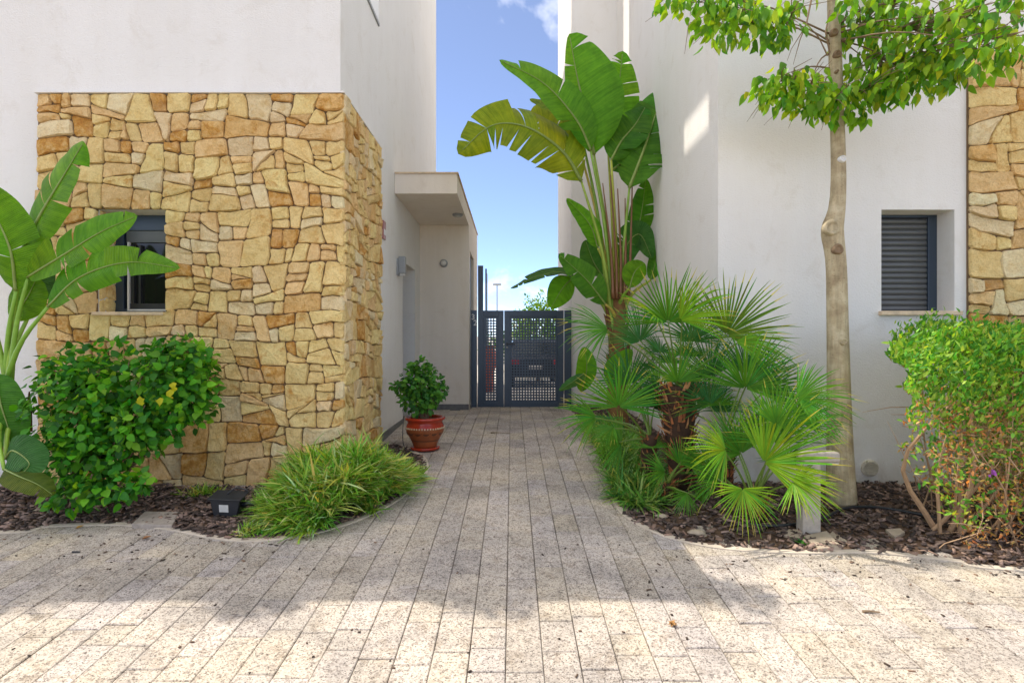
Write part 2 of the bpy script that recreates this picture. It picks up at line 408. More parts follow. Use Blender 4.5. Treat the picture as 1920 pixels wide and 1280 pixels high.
# bark chips (stuff)
def chips(name, poly, n, label):
    x0, y0 = poly.min(0); x1, y1 = poly.max(0)
    X = rng.uniform(x0, x1, n*3); Y = rng.uniform(y0, y1, n*3); k = inside(poly, X, Y)
    X = X[k][:n]; Y = Y[k][:n]; ps, bs, sc, cs = [], [], [], []
    for x, y in zip(X, Y):
        if abs(x) / y > 1.15: continue
        ps.append((x, y, G(y) + rnd(.006, .024) + bumpz(x, y)))
        a = rnd(0, 2*PI); bs.append(basis((math.cos(a), math.sin(a), random.gauss(0, .3)), (random.gauss(0, .35), random.gauss(0, .35), 1)))
        s = rnd(.5, 1.3); sc.append((rnd(.018, .045)*s, rnd(.009, .02)*s, rnd(.003, .007)))
        b = random.choice([.03, .05, .075, .12, .2]) * rnd(.7, 1.3); w = rnd(0, 1)
        cs.append((b*1.6, b*(1.0 + .12*w), b*(.68 + .25*w)))
    bv = [(-1,-.6,-1),(1,-.9,-1),(.9,.7,-1),(-.8,1,-1),(-1,-.6,1),(1,-.9,1),(.9,.7,1),(-.8,1,1)]
    bf = [(4,5,6,7),(0,1,5,4),(1,2,6,5),(2,3,7,6),(3,0,4,7)]
    return tag(scatter(name, bv, bf, ps, bs, sc, cs, M_chip, kind='stuff'), label)
chips('bark_mulch', left_poly, 9000, 'brown bark chips covering the left bed')
chips('bark_mulch', right_poly, 13000, 'brown bark chips covering the right bed')

# pavers
pav = thing('driveway', (0, 0, -1.80), 'speckled beige granite paving of driveway and path leading to the gate', None, kind='structure')
plist = []
PW = .2
for i in range(-26, 27):
    x0 = i*PW - .033; y = 1.2 + rnd(0, .5)
    while y < 12.05:
        L = random.choice([.3, .4, .4, .5, .6, .2]) ; L = min(L, 12.1 - y)
        if L < .08: break
        plist.append((x0, y, L)); y += L
corn = np.array([[(x+.01, y), (x+PW-.01, y), (x+.01, y+L), (x+PW-.01, y+L), (x+PW/2, y+L/2)] for x, y, L in plist])
inl = inside(left_poly, corn[..., 0], corn[..., 1]).all(1) | inside(right_poly, corn[..., 0], corn[..., 1]).all(1)
def paver_geo(mb, x, y, L):
    g_ = rnd(.0010, .0030); e = .005; h = random.gauss(0, .0013); tx = random.gauss(0, .0006)
    b = rnd(.92, 1.05); w = random.gauss(0, .018)
    if random.random() < .10: b *= .90
    if random.random() < .22: w -= .035
    c = (.53*b, (.485)*b*(1 - w*.25), (.425)*b*(1 - w*1.6))
    x0, x1, y0, y1 = x+g_, x+PW-g_, y+g_, y+L-g_; b0 = len(mb.v)
    for (a, bb, z) in ((0, 0, -.045), (0, 0, -e), (e, e, 0)):
        for (qx, qy) in ((x0+a, y0+bb), (x1-a, y0+bb), (x1-a, y1-bb), (x0+a, y1-bb)):
            mb.v.append((qx, qy, G(qy) + z + h + tx*(1 if qx > x + .1 else -1)))
    for r in range(2):
        for k in range(4): mb.face((b0+r*4+k, b0+r*4+(k+1)%4, b0+(r+1)*4+(k+1)%4, b0+(r+1)*4+k), c)
    mb.face((b0+8, b0+9, b0+10, b0+11), c)
cand = []
for (x, y, L), bad in zip(plist, inl):
    if bad: continue
    cx, cy = x + .1, y + L/2
    if cx < -1.84 and cy > 7.8: continue
    if cx < -.9 and cy > 11.3: continue
    vis = abs(cx)/cy < .93 and -G(cy)/cy < .64
    cand.append((0 if vis else 1, cy, x, y, L))
cand.sort()
rest = MB()
for k, (nv, cy, x, y, L) in enumerate(cand):
    if k < 300 and not nv:
        mb = MB(); paver_geo(mb, x, y, L); mb.build('paver', M_gran, pav)
    else: paver_geo(rest, x, y, L)
tag(rest.build('far_pavers', M_gran, pav), kind='stuff')

# ------------------------------------------------------------------ rubble masonry
def clip(poly, a, b, c):   # keep a*x+b*y<=c
    out = []
    for i in range(len(poly)):
        p, q = poly[i], poly[(i+1) % len(poly)]; dp = a*p[0]+b*p[1]-c; dq = a*q[0]+b*q[1]-c
        if dp <= 0: out.append(p)
        if (dp < 0 < dq) or (dq < 0 < dp):
            t = dp/(dp-dq); out.append((p[0]+(q[0]-p[0])*t, p[1]+(q[1]-p[1])*t))
    return out
def area(p): return abs(sum(p[i][0]*p[(i+1)%len(p)][1]-p[(i+1)%len(p)][0]*p[i][1] for i in range(len(p))))/2
def split_area(poly, out, lo, hi):
    A = area(poly); xs = [p[0] for p in poly]; ys = [p[1] for p in poly]; w_ = max(xs)-min(xs); h_ = max(ys)-min(ys)
    asp = (w_*.80)/max(h_, 1e-4)
    if A < hi and (A < lo*rnd(1, 1.0) or random.random() < .30 + .5*(hi-A)/hi) and .38 < asp < 2.4:
        out.append(poly); return
    if A < lo*.75 and .25 < asp < 3.2: out.append(poly); return
    vert = asp > rnd(.85, 1.2)
    cx = (max(xs)+min(xs))/2; cy = (max(ys)+min(ys))/2; t = rnd(-.16, .16)
    a_ = random.gauss(0, .15) if random.random() < .72 else random.gauss(0, .36)
    if A > .6: a_ *= .45
    if vert: nx_, ny_ = math.cos(a_), math.sin(a_); qx, qy = cx+t*w_, cy
    else: nx_, ny_ = math.sin(a_), math.cos(a_); qx, qy = cx, cy+t*h_
    c_ = nx_*qx+ny_*qy; p1 = clip(poly, nx_, ny_, c_); p2 = clip(poly, -nx_, -ny_, -c_)
    for p in (p1, p2):
        if len(p) >= 3 and area(p) > 1e-4: split_area(p, out, lo, hi)
def masonry(u0, u1, v0, v1, lo, hi, hole=None, quoin=0):
    R = []
    def band(a, b, c, d):
        v = c
        while v < d-.01:      # long beds of uneven height, so that no joint runs far
            h_ = min(rnd(.42, .75), d-v)
            if d-v-h_ < .25: h_ = d-v
            R.append([(a, v), (b, v), (b, v+h_), (a, v+h_)]); v += h_
    if hole:
        h = hole; band(u0, h[0], h[2], h[3]); band(h[1], u1-quoin, h[2], h[3]); band(u0, u1-quoin, v0, h[2]); band(u0, u1-quoin, h[3], v1)
    else: band(u0, u1-quoin, v0, v1)
    out = []
    for r in R: split_area(r, out, lo, hi)
    if quoin:
        v = v0
        while v < v1-.01:
            h_ = min(rnd(.19, .34), v1-v)
            if v1-v-h_ < .14: h_ = v1-v
            if random.random() < .35: m_ = u1-quoin*rnd(.35, .6); out += [[(u1-quoin, v), (m_, v), (m_, v+h_), (u1-quoin, v+h_)], [(m_, v), (u1, v), (u1, v+h_), (m_, v+h_)]]
            else: out.append([(u1-quoin, v), (u1, v), (u1, v+h_), (u1-quoin, v+h_)])
            v += h_
    def warp(p):
        x, y = p; d = min(x-u0, u1-x, y-v0, v1-y)
        if hole:
            dx = max(hole[0]-x, 0, x-hole[1]); dy = max(hole[2]-y, 0, y-hole[3]); d = min(d, math.hypot(dx, dy))
        f_ = max(0, min(1, d/.12))
        wx = .018*math.sin(y*5.1+x*2.3+1)+.004*math.sin(y*19+x*11)+.004*math.sin(y*47-x*23)
        wy = .034*math.sin(x*3.1+y*1.7)+.004*math.sin(x*15.7-y*9+2)+.004*math.sin(x*43+y*19)
        return (x+wx*f_, y+wy*f_)
    cells = []
    for p in out:
        n = len(p); q = []
        for i in range(n):
            a, b = p[i], p[(i+1) % n]; L = math.hypot(b[0]-a[0], b[1]-a[1])
            if L < .03: q.append(((a[0]+b[0])/2, (a[1]+b[1])/2)); continue
            c_ = min(rnd(.010, .028), L*.25)/L; k = max(1, round(L/.11))
            for t in [c_]+[i_/k for i_ in range(1, k)]+[1-c_]: q.append((a[0]+(b[0]-a[0])*t, a[1]+(b[1]-a[1])*t))
        if len(q) >= 4: cells.append([warp(x) for x in q])
    return cells
def stone_col():
    b = rnd(.90, 1.08); r = random.random()
    if r < .06: c = (.74, .46, .20, rnd(.75, 1.1))
    elif r < .12: c = (.84, .56, .24, rnd(.45, .75))
    elif r < .30: c = (.92, .65, .32, rnd(.1, .4))
    elif r < .42: c = (.94, .78, .48, 0)
    elif r < .50: c = (.92, .72, .43, .15)
    else: c = (.95, .72, .33, rnd(0, .4))
    return tuple(min(.95, x*b) for x in c[:3])+(c[3],)
def stone_geo(cell, to3, N, scale=1.0):
    """cell (u,v) -> irregular proud stone. to3(u,v,h) gives the point, h outwards"""
    cx = sum(p[0] for p in cell)/len(cell); cy = sum(p[1] for p in cell)/len(cell)
    n = len(cell); out = []
    for (x, y) in cell:
        dx, dy = x-cx, y-cy; d = math.hypot(dx, dy) or 1
        k = 1 - (.0026 + abs(random.gauss(0, .0034)))/d
        out.append((cx+dx*k, cy+dy*k))
    mb = MB(); c = stone_col(); proud = rnd(.016, .046); ta, tb = random.gauss(0, .055), random.gauss(0, .07)
    rings = []
    for (s, h) in ((1.0, -.02), (1.0, proud*.45), (.80, proud)):
        ring = []
        for (x, y) in out:
            dx, dy = x-cx, y-cy; d = math.hypot(dx, dy) or 1
            k = s if s > .9 else max(.45, 1-rnd(.008, .016)/d)
            if s < 1: hh = max(.006, h + random.gauss(0, .0045) + ta*dx + tb*dy)
            else: hh = h
            ring.append(len(mb.v)); mb.v.append(tuple(to3(cx+dx*k, cy+dy*k, hh)))
        rings.append(ring)
    for a, b in zip(rings[:-1], rings[1:]):
        for i in range(n): mb.face((a[i], a[(i+1)%n], b[(i+1)%n], b[i]), c)
    top = rings[-1]; ce = len(mb.v); mb.v.append(tuple(to3(cx + rnd(-.22, .22)*(max(p[0] for p in cell)-cx), cy + rnd(-.22, .22)*(max(p[1] for p in cell)-cy), proud + rnd(-.010, .014))))
    for i in range(n): mb.face((top[i], top[(i+1)%n], ce), c)
    return mb
def lay_stones(parent, cells, to3, budget, rest):
    for c in cells:
        mb = stone_geo(c, to3, 8)
        if not mb: continue
        if budget[0] > 0: mb.build('stone', M_stone, parent); budget[0] -= 1
        else:
            b = len(rest.v); rest.v += mb.v
            for f_, cc in zip(mb.f, mb.c): rest.face([i+b for i in f_], cc)

# ------------------------------------------------------------------ left house
LX = -1.84
lh = thing('white_house', (-5, 6.1, -1.5), 'white rendered house on the left with yellow rubble stone corner and small dark window', 'house')
TOPZ = 2.63; LW = (-4.43, -3.70, .314, 1.406)
w = MB()
w.box((-9, 6.1, -1.9), (LW[0], 6.5, 4.33)); w.box((LW[1], 6.1, -1.9), (LX, 6.5, 4.33))
w.box((LW[0], 6.1, LW[3]), (LW[1], 6.5, 4.33)); w.box((LW[0], 6.1, -1.9), (LW[1], 6.5, LW[2]))
w.box((-9, 6.5, -1.9), (LX, 7.85, 4.33)); 
w.box((-9, 7.85, -1.9), (LX, 9.0, 5.5))
w.box((-9, 9.0, -1.9), (LX, 9.58, 9.6)); w.box((-9, 10.8, -1.9), (LX, 13.8, 9.6))
w.box((-9, 9.58, 1.35), (LX, 10.8, 9.6)); w.box((-9, 9.58, -1.9), (LX-.3, 10.8, 1.35))
w.box((-9, 14.2, -1.9), (-3.0, 20, 14.6))  # unseen back block added to shade the far right wall
w.build('wall', M_white, lh)
w = MB()   # unseen wall added to shade the right house; its opening makes a sun patch
oy0, oy1, oz0, oz1 = 9.45, 10.42, 10.05, 10.56
w.box((LX-.08, 9.0, 9.6), (LX, oy0, 14.6)); w.box((LX-.08, oy1, 9.6), (LX, 13.8, 14.6))
w.box((LX-.08, oy0, 9.6), (LX, oy1, oz0)); w.box((LX-.08, oy0, oz1), (LX, oy1, 14.6))
w.build('added_shade_screen', M_white, lh)
w = MB().box((-9, 6.08, 4.33), (LX+.02, 6.14, 4.37)).box((LX-.06, 6.14, 4.33), (LX+.02, 7.83, 4.37))
w.build('parapet_coping', M_greypaint, lh)
# stone cladding, front and side
clad = MB(); SY = 6.075; SX = LX + .028
clad.box((-5.06, SY, -1.75), (LW[0]-.004, 6.1-.001, TOPZ)); clad.box((LW[1]+.004, SY, -1.75), (SX, 6.1-.001, TOPZ))
clad.box((LW[0]-.004, SY, LW[3]+.004), (LW[1]+.004, 6.099, TOPZ)); clad.box((LW[0]-.004, SY, -1.75), (LW[1]+.004, 6.099, LW[2]-.004))
clad.box((LX+.001, 6.1, -1.75), (SX, 7.8, TOPZ))
cl = clad.build('stone_cladding', M_mortar, lh)
budget = [300]; rest = MB()
cells = masonry(-5.06, SX+.03, -1.62, TOPZ+.01, .028, .088, LW)
lay_stones(cl, cells, lambda u, v, h: V((u, SY-h, v)), budget, rest)
cells = masonry(6.055, 7.8, -1.62, TOPZ+.01, .026, .070)
lay_stones(cl, cells, lambda u, v, h: V((SX+h, u, v)), budget, rest)
# window reveal stones (left jamb, seen from the right)
cells = masonry(6.10, 6.36, LW[2], LW[3], .02, .05)
lay_stones(cl, cells, lambda u, v, h: V((LW[0]+.0+h*.5, u, v)), budget, rest)
if rest.v: tag(rest.build('small_stones', M_stone, cl), kind='stuff')
MB().box((-5.08, SY-.035, TOPZ+.011), (SX+.03, 6.099, TOPZ+.03)).box((LX+.001, 6.1, TOPZ+.011), (SX+.03, 7.8, TOPZ+.03)).build('ledge', M_white, lh)
# window
wd = MB()
x0, x1, z0, z1 = LW; yb = 6.34
wd.box((x0, yb, z0), (x0+.10, yb+.08, z1)); wd.box((x1-.07, yb, z0), (x1, yb+.08, z1))
wd.box((x0+.10, yb, z1-.17), (x1-.07, yb+.08, z1)); wd.box((x0+.10, yb, z0), (x1-.07, yb+.08, z0+.05))
wf = wd.build('window', M_dark, lh, bevel=.004)
MB().box((x0+.12, yb+.02, z1-.30), (x1-.07, yb+.07, z1-.171)).build('shutter_box', M_slat, wf)
MB().box((x0+.10, yb+.05, z0+.05), (x1-.07, yb+.06, z1-.30)).build('glass', M_glass, wf)
sq = MB().box((x0+.145, yb-.004, z0+.045), (x0+.163, yb+.03, z1-.30)).box((x0+.145, yb-.004, z0+.027), (x1-.07, yb+.03, z0+.044))
sq.build('pale_trim', M_whiteplastic, wf)
sh = MB().box((x0+.26, yb+.012, z0+.11), (x0+.285, yb+.048, z1-.33)).box((x0+.163, yb+.012, z0+.05), (x1-.07, yb+.048, z0+.11)).box((x0+.175, yb+.012, z0+.11), (x0+.21, yb+.048, z1-.33))
sh.build('sash', M_black, wf)
MB().box((x0-.03, 6.03, z0-.035), (x1+.0, yb, z0)).build('window_sill', M_sill, lh, bevel=.004)
# skirting, door
sk = MB().box((LX, 7.83, G(8.5)-.06), (LX+.018, 9.58, G(8.7)+.09)); sk.build('skirting', M_skirt, lh)
dr = MB().box((LX-.299, 9.60, -1.36), (LX-.25, 10.78, 1.33)).build('door', M_door, lh, bevel=.004)
MB().box((LX-.25, 9.72, -.35), (LX-.20, 9.75, -.05)).build('handle', M_steel, dr, bevel=.005)
# entrance annex and canopy
AX = -.86
an = MB()
an.box((LX, 8.92, 2.315), (AX, 11.35, 2.63)); an.box((LX, 11.35, 2.315), (AX, 14.1, 2.63))
an.build('entrance_canopy', M_cream, lh, bevel=.006)
an = MB()
an.box((LX, 11.35, -1.5), (AX, 11.62, 2.315)); an.box((LX, 11.62, -1.5), (AX-.12, 12.75, 2.315)); an.box((AX-.12, 11.62, 1.85), (AX, 12.75, 2.315))
an.box((LX, 12.75, -1.5), (AX, 14.1, 2.315))
an.build('entrance_wall', M_cream, lh)
MB().box((AX-.118, 11.63, -1.36), (AX-.06, 12.74, 1.84)).build('side_door', M_dark, lh)
MB().box((LX+.02, 11.33, -1.40), (AX, 11.349, -1.25)).build('skirting', M_skirt, lh)
cp = MB().box((LX-.0+.001, 8.90, 2.63), (AX+.02, 14.12, 2.65)); cp.build('canopy_coping', M_sill, lh)

# lamps and fittings on the left house
t = thing('wall_lamp', (LX, 9.15, 1.1), 'grey box wall lamp beside the doorway under the canopy', 'lamp')
MB().box((LX, 9.06, 1.06), (LX+.03, 9.22, 1.32)).build('mount', M_greypaint, t, bevel=.004)
MB().box((LX+.03, 9.08, 1.09), (LX+.13, 9.20, 1.36)).build('housing', M_greypaint, t, bevel=.006)
MB().box((LX+.04, 9.095, 1.05), (LX+.12, 9.185, 1.09)).build('diffuser', M_lampglass, t, bevel=.004)
t = thing('round_wall_lamp', (-1.36, 11.35, 1.48), 'small round grey lamp on the cream entrance wall', 'lamp')
def disc_y(mb, c, r, y0, y1, n=24, dome=0):
    rings = [(r, y0), (r, y1*.7+y0*.3), (r*.8, y1), (r*.4, y1-dome*.7), (.001, y1-dome)]; b0 = len(mb.v)
    for rr, y in rings:
        for k in range(n): th = 2*PI*k/n; mb.v.append((c[0]+rr*math.cos(th), y, c[1]+rr*math.sin(th)))
    for i in range(len(rings)-1):
        for k in range(n): k2 = (k+1) % n; mb.face((b0+i*n+k, b0+i*n+k2, b0+(i+1)*n+k2, b0+(i+1)*n+k))
    return mb
disc_y(MB(), (-1.36, 1.555), .078, 11.349, 11.30).build('base', M_greypaint, t, smooth=True)
disc_y(MB(), (-1.36, 1.555), .055, 11.305, 11.27, dome=.015).build('diffuser', M_lampglass, t, smooth=True)
t = thing('ceiling_lamp', (-.99, 10.35, 2.27), 'round grey lamp fixed under the entrance canopy', 'lamp')
MB().lathe([(.001, .044), (.095, .044), (.095, .02), (.07, 0), (.001, -.006)], (-.99, 10.35, 2.27)).build('housing', M_greypaint, t, smooth=True)
MB().lathe([(.001, -.012), (.05, -.008), (.06, .001)], (-.99, 10.35, 2.27)).build('diffuser', M_lampglass, t, smooth=True)
t = thing('wall_tile', (LX, 7.95, 1.5), 'tiny red and white tile on the white wall by the stone corner', 'tile')
MB().box((LX, 8.06, 1.46), (LX+.02, 8.22, 1.72)).build('tile_body', M_tile, t, bevel=.003)
MB().box((LX+.02, 8.08, 1.52), (LX+.023, 8.20, 1.60)).build('tile_band', M_whiteplastic, t)

# ------------------------------------------------------------------ right house
rh = thing('white_house', (4.5, 6.1, -1.5), 'white rendered house on the right with shuttered window and stone panel', 'house')
RX = 2.21; RW = (3.96, 4.745, .325, 1.412)
w = MB()
w.box((RX, 6.1, -1.9), (RW[0], 6.5, 4.15)); w.box((RW[1], 6.1, -1.9), (9, 6.5, 4.15))
w.box((RW[0], 6.1, RW[3]), (RW[1], 6.5, 4.15)); w.box((RW[0], 6.1, -1.9), (RW[1], 6.5, RW[2]))
w.box((RX, 6.5, -1.9), (9, 6.9, 4.15)); w.box((RX, 6.9, -1.9), (9, 8.2, 5.2)); w.box((RX, 8.2, -1.9), (9, 12.0, 8.2))
w.box((1.255, 12.0, -1.9), (9, 15.5, 11))
w.build('wall', M_white, rh)
clad = MB(); TR = 3.08
clad.box((4.87, SY, -1.75), (9, 6.099, TR)); cl = clad.build('stone_cladding', M_mortar, rh)
cells = masonry(4.87, 7.2, -1.6, TR, .045, .15); cells.sort(key=lambda c: min(p[0] for p in c)); budget = [300]; rest = MB()
lay_stones(cl, cells, lambda u, v, h: V((u, SY-h, v)), budget, rest)
x0, x1, z0, z1 = RW; yb = 6.35
wd = MB().box((x1-.10, yb, z0), (x1, yb+.08, z1)).box((x0, yb, z0), (x0+.03, yb+.08, z1)).box((x0+.03, yb, z1-.03), (x1-.10, yb+.08, z1)).box((x0+.03, yb, z0), (x1-.10, yb+.08, z0+.012))
wf = wd.build('window', M_dark, rh, bevel=.003)
n = 17; zz0 = z0+.015; dz = (z1-.032-zz0)/n
slat_me = None
for i in range(n):
    mb = MB(); za = zz0 + i*dz; prof = [(0, 0), (-.012, .12), (-.016, .5), (-.010, .88), (.004, .97), (.004, 1.0)]
    b = 0
    for y_, t_ in prof:
        mb.v.append((x0+.03, yb+.035+y_, za+dz*t_)); mb.v.append((x1-.10, yb+.035+y_, za+dz*t_))
    for k in range(len(prof)-1): mb.face((2*k, 2*k+1, 2*k+3, 2*k+2))
    if slat_me is None: slat_me = mb.mesh('slat', M_slat, True, V((x0+.03, yb+.035, za)))[0]
    o = bpy.data.objects.new('slat', slat_me); link(o, (x0+.03, yb+.035, za), wf)
MB().box((x0-.0, yb+.06, z0+.013), (x1-.10, yb+.07, z1-.031)).build('shutter_back', M_black, wf)
MB().box((x0-.03, 6.045, z0-.045), (x1+.05, yb, z0)).build('window_sill', M_sill, rh, bevel=.005)
vt = disc_y(MB(), (3.83, -1.355), .092, 6.1, 6.075).build('round_vent', M_ventm, rh, smooth=False, bevel=0)
for k in range(8):
    zc = -1.355 - .065 + k*.0185; hw = math.sqrt(max(.0003, .078**2 - (zc+1.355)**2))
    MB().box((3.83-hw, 6.060, zc), (3.83+hw, 6.076, zc+.010)).build('louvre', M_ventm, vt)

# ------------------------------------------------------------------ gate
GD = 11.85
def gx(px): return (px - 960)/F*GD
def gz(py): return (640 - py)/F*GD
gate = thing('metal_gate', (.2, GD, -1.36), 'anthracite metal gate with perforated panels and number 32', 'gate')
zt, zb = gz(582), gz(766)
def plate(name, x0, x1, z0, z1, hx0, hx1, hz0, hz1, nx, ny, parent):
    """sheet with a grid of real square holes in a window region"""
    xs = [x0]; zs = [z0]; fr = .50
    px_ = (hx1-hx0)/nx; pz_ = (hz1-hz0)/ny
    for i in range(nx): xs += [hx0+px_*(i+.5-fr/2), hx0+px_*(i+.5+fr/2)]
    for i in range(ny): zs += [hz0+pz_*(i+.5-fr/2), hz0+pz_*(i+.5+fr/2)]
    xs.append(x1); zs.append(z1); mb = MB()
    for z in zs:
        for x in xs: mb.v.append((x, GD, z))
    W_ = len(xs)
    for j in range(len(zs)-1):
        for i in range(W_-1):
            if i % 2 == 1 and j % 2 == 1: continue
            a = j*W_+i; mb.face((a, a+1, a+W_+1, a+W_))
    o = mb.build(name, M_dark, parent); s_ = o.modifiers.new('s', 'SOLIDIFY'); s_.thickness = .006; s_.offset = 0; return o
plate('perforated_panel', gx(907), gx(934), gz(754), gz(593), gx(910), gx(931), gz(751), gz(596), 4, 30, gate)
plate('perforated_panel', gx(956), gx(1045), gz(754), gz(593), gx(958.5), gx(1042.5), gz(751), gz(596), 16, 30, gate)
fr = MB().box((gx(896), GD-.03, zb), (gx(907), GD+.03, zt)).box((gx(934), GD-.03, zb), (gx(944.5), GD+.03, zt))
fr.box((gx(907), GD-.03, gz(593)), (gx(934), GD+.03, zt)).box((gx(907), GD-.03, zb), (gx(934), GD+.03, gz(754)))
fr.build('fixed_frame', M_dark, gate, bevel=.003)
fr = MB().box((gx(945.3), GD-.03, zb+.02), (gx(956), GD+.03, zt)).box((gx(1045), GD-.03, zb+.02), (gx(1056.5), GD+.03, zt))
fr.box((gx(956), GD-.03, gz(593)), (gx(1045), GD+.03, zt)).box((gx(956), GD-.03, zb+.02), (gx(1045), GD+.03, gz(754)))
lf = fr.build('gate_leaf', M_dark, gate, bevel=.003)
MB().box((AX+.012, GD-.06, zb-.02), (gx(894), GD+.05, zt)).build('post', M_dark, gate, bevel=.004)
MB().box((gx(1058), GD-.04, zb), (gx(1071), GD+.05, zt)).build('post', M_dark, gate, bevel=.004)
MB().box((gx(896), GD-.03, zb-.02), (gx(1056), GD+.03, zb-.001)).build('threshold', M_steel, gate)
MB().box((gx(951), GD-.07, gz(645.8)), (gx(965), GD-.055, gz(643.8))).box((gx(949.5), GD-.07, gz(648)), (gx(952), GD-.03, gz(642))).build('handle', M_black, gate, bevel=.003)
MB().box((gx(949), GD-.036, gz(652)), (gx(952.5), GD-.0305, gz(650))).build('lock', M_steel, gate)
for pyh in (610, 738): MB().tube([(gx(1057.2), GD-.035, gz(pyh)), (gx(1057.2), GD-.035, gz(pyh-8))], .008, 8).build('hinge', M_steel, gate)
def digit(ch, px, py, h):
    cu = bpy.data.curves.new('digit', 'FONT'); cu.body = ch; cu.size = h*1.38; cu.extrude = .006; cu.offset = .002; cu.align_x = 'CENTER'
    tmp = bpy.data.objects.new('tmp', cu); COL.objects.link(tmp); bpy.context.view_layer.update()
    me = bpy.data.meshes.new_from_object(tmp.evaluated_get(bpy.context.evaluated_depsgraph_get()))
    bpy.data.objects.remove(tmp); me.materials.clear(); me.materials.append(M_whiteplastic)
    at = me.attributes.new('col', 'FLOAT_COLOR', 'FACE'); at.data.foreach_set('color', [1.0]*4*len(me.polygons))
    o = bpy.data.objects.new('number_digit', me); link(o, (gx(px), GD-.068, gz(py)), gate); o.rotation_euler = (PI/2, 0, 0); return o
digit('3', 887.5, 599, .115); digit('2', 891.5, 610, .115)

# tall dark screen beyond the gate
t = thing('metal_screen', (-.75, 15, -1.36), 'tall dark blue metal screen standing behind the left end of the gate', 'screen')
MB().box((-.90, 15.0, -1.36), (-.76, 15.06, 2.0)).build('panel', M_dark, t, bevel=.004)
MB().box((-.74, 15.9, -1.36), (-.72, 16.9, 1.98)).build('panel', M_dark, t, bevel=.004)
MB().box((-.745, 15.8, -1.36), (-.70, 15.86, 2.02)).build('post', M_dark, t, bevel=.004)
t = thing('street_lamp', P(932, 0, 60).xyz*0 + V((P(932, 640, 60).x, 60, -1.36)), 'distant thin street lamp seen above the gate', 'street lamp')
xl = P(932, 640, 60).x
MB().tube([(xl, 60, -1.36), (xl, 60, 5.9)], [.11, .07], 8).build('pole', M_greypaint, t)
MB().box((xl-.45, 59.8, 5.9), (xl+.45, 60.2, 6.1)).build('lamp_head', M_greypaint, t, bevel=.05)

# ------------------------------------------------------------------ leaf pieces
def ovate(nst=5, wid=.32, cupz=.10, droop=.12, tip=1.0):
    """leaf along +X, length 1, folded on its midrib"""
    v = [(0, 0, 0)]; f = []
    ts = [i/(nst) for i in range(1, nst)]
    for t in ts:
        hw = wid * math.sin(PI * t**.72)**.9; z = -droop*t*t
        v += [(t, hw, z+cupz*hw*2.2), (t, 0, z), (t, -hw, z+cupz*hw*2.2)]
    v.append((1.0, 0, -droop*tip)); e = len(v)-1
    f += [(0, 2, 1), (0, 3, 2)]
    for k in range(len(ts)-1):
        a = 1+3*k; f += [(a, a+1, a+4, a+3), (a+1, a+2, a+5, a+4)]
    a = 1+3*(len(ts)-1); f += [(a, a+1, e), (a+1, a+2, e)]
    return v, f
def leafset(name, variants, mat, wid, cup, droop, nst=5):
    out = []
    for c in variants:
        mb = MB(); v, f_ = ovate(nst, wid*rnd(.88, 1.1), cup, droop*rnd(.6, 1.4)); mb.v = list(v)
        for q in f_: mb.face(q, c)
        out.append(mb.mesh(name, mat, True, V((0, 0, 0)))[0])
    return out
def place_leaves(plant, recs, variants, mat, wid, cup, droop, nparts, lname='leaf', rest_name='foliage', nst=5, reststuff=True):
    """recs: (pos, dir, normal, size, colour); the nearest become single leaves, the rest one mesh"""
    recs.sort(key=lambda r: -r[3]/max(r[0].length, .1) if r[5] else 1)
    meshes = leafset(lname, variants, mat, wid, cup, droop, nst)
    for r in recs[:nparts]:
        o = bpy.data.objects.new(lname, random.choice(meshes)); link(o, r[0], plant)
        b = basis(r[1], r[2]); m = Matrix(b).to_4x4()
        o.rotation_euler = m.to_euler(); o.scale = (r[3],)*3
    rr = recs[nparts:]
    if rr:
        v, f_ = ovate(nst, wid, cup, droop)
        return scatter(rest_name, v, f_, [tuple(r[0]) for r in rr], [basis(r[1], r[2]) for r in rr], [r[3] for r in rr], [r[4] for r in rr], mat, plant, True, 'stuff' if reststuff else None)
def vary(c, b=.2, y=.1):
    k = rnd(1-b, 1+b); w_ = random.gauss(0, y)
    return (max(.005, c[0]*k*(1+w_*1.5)), c[1]*k, max(.003, c[2]*k*(1-w_)))

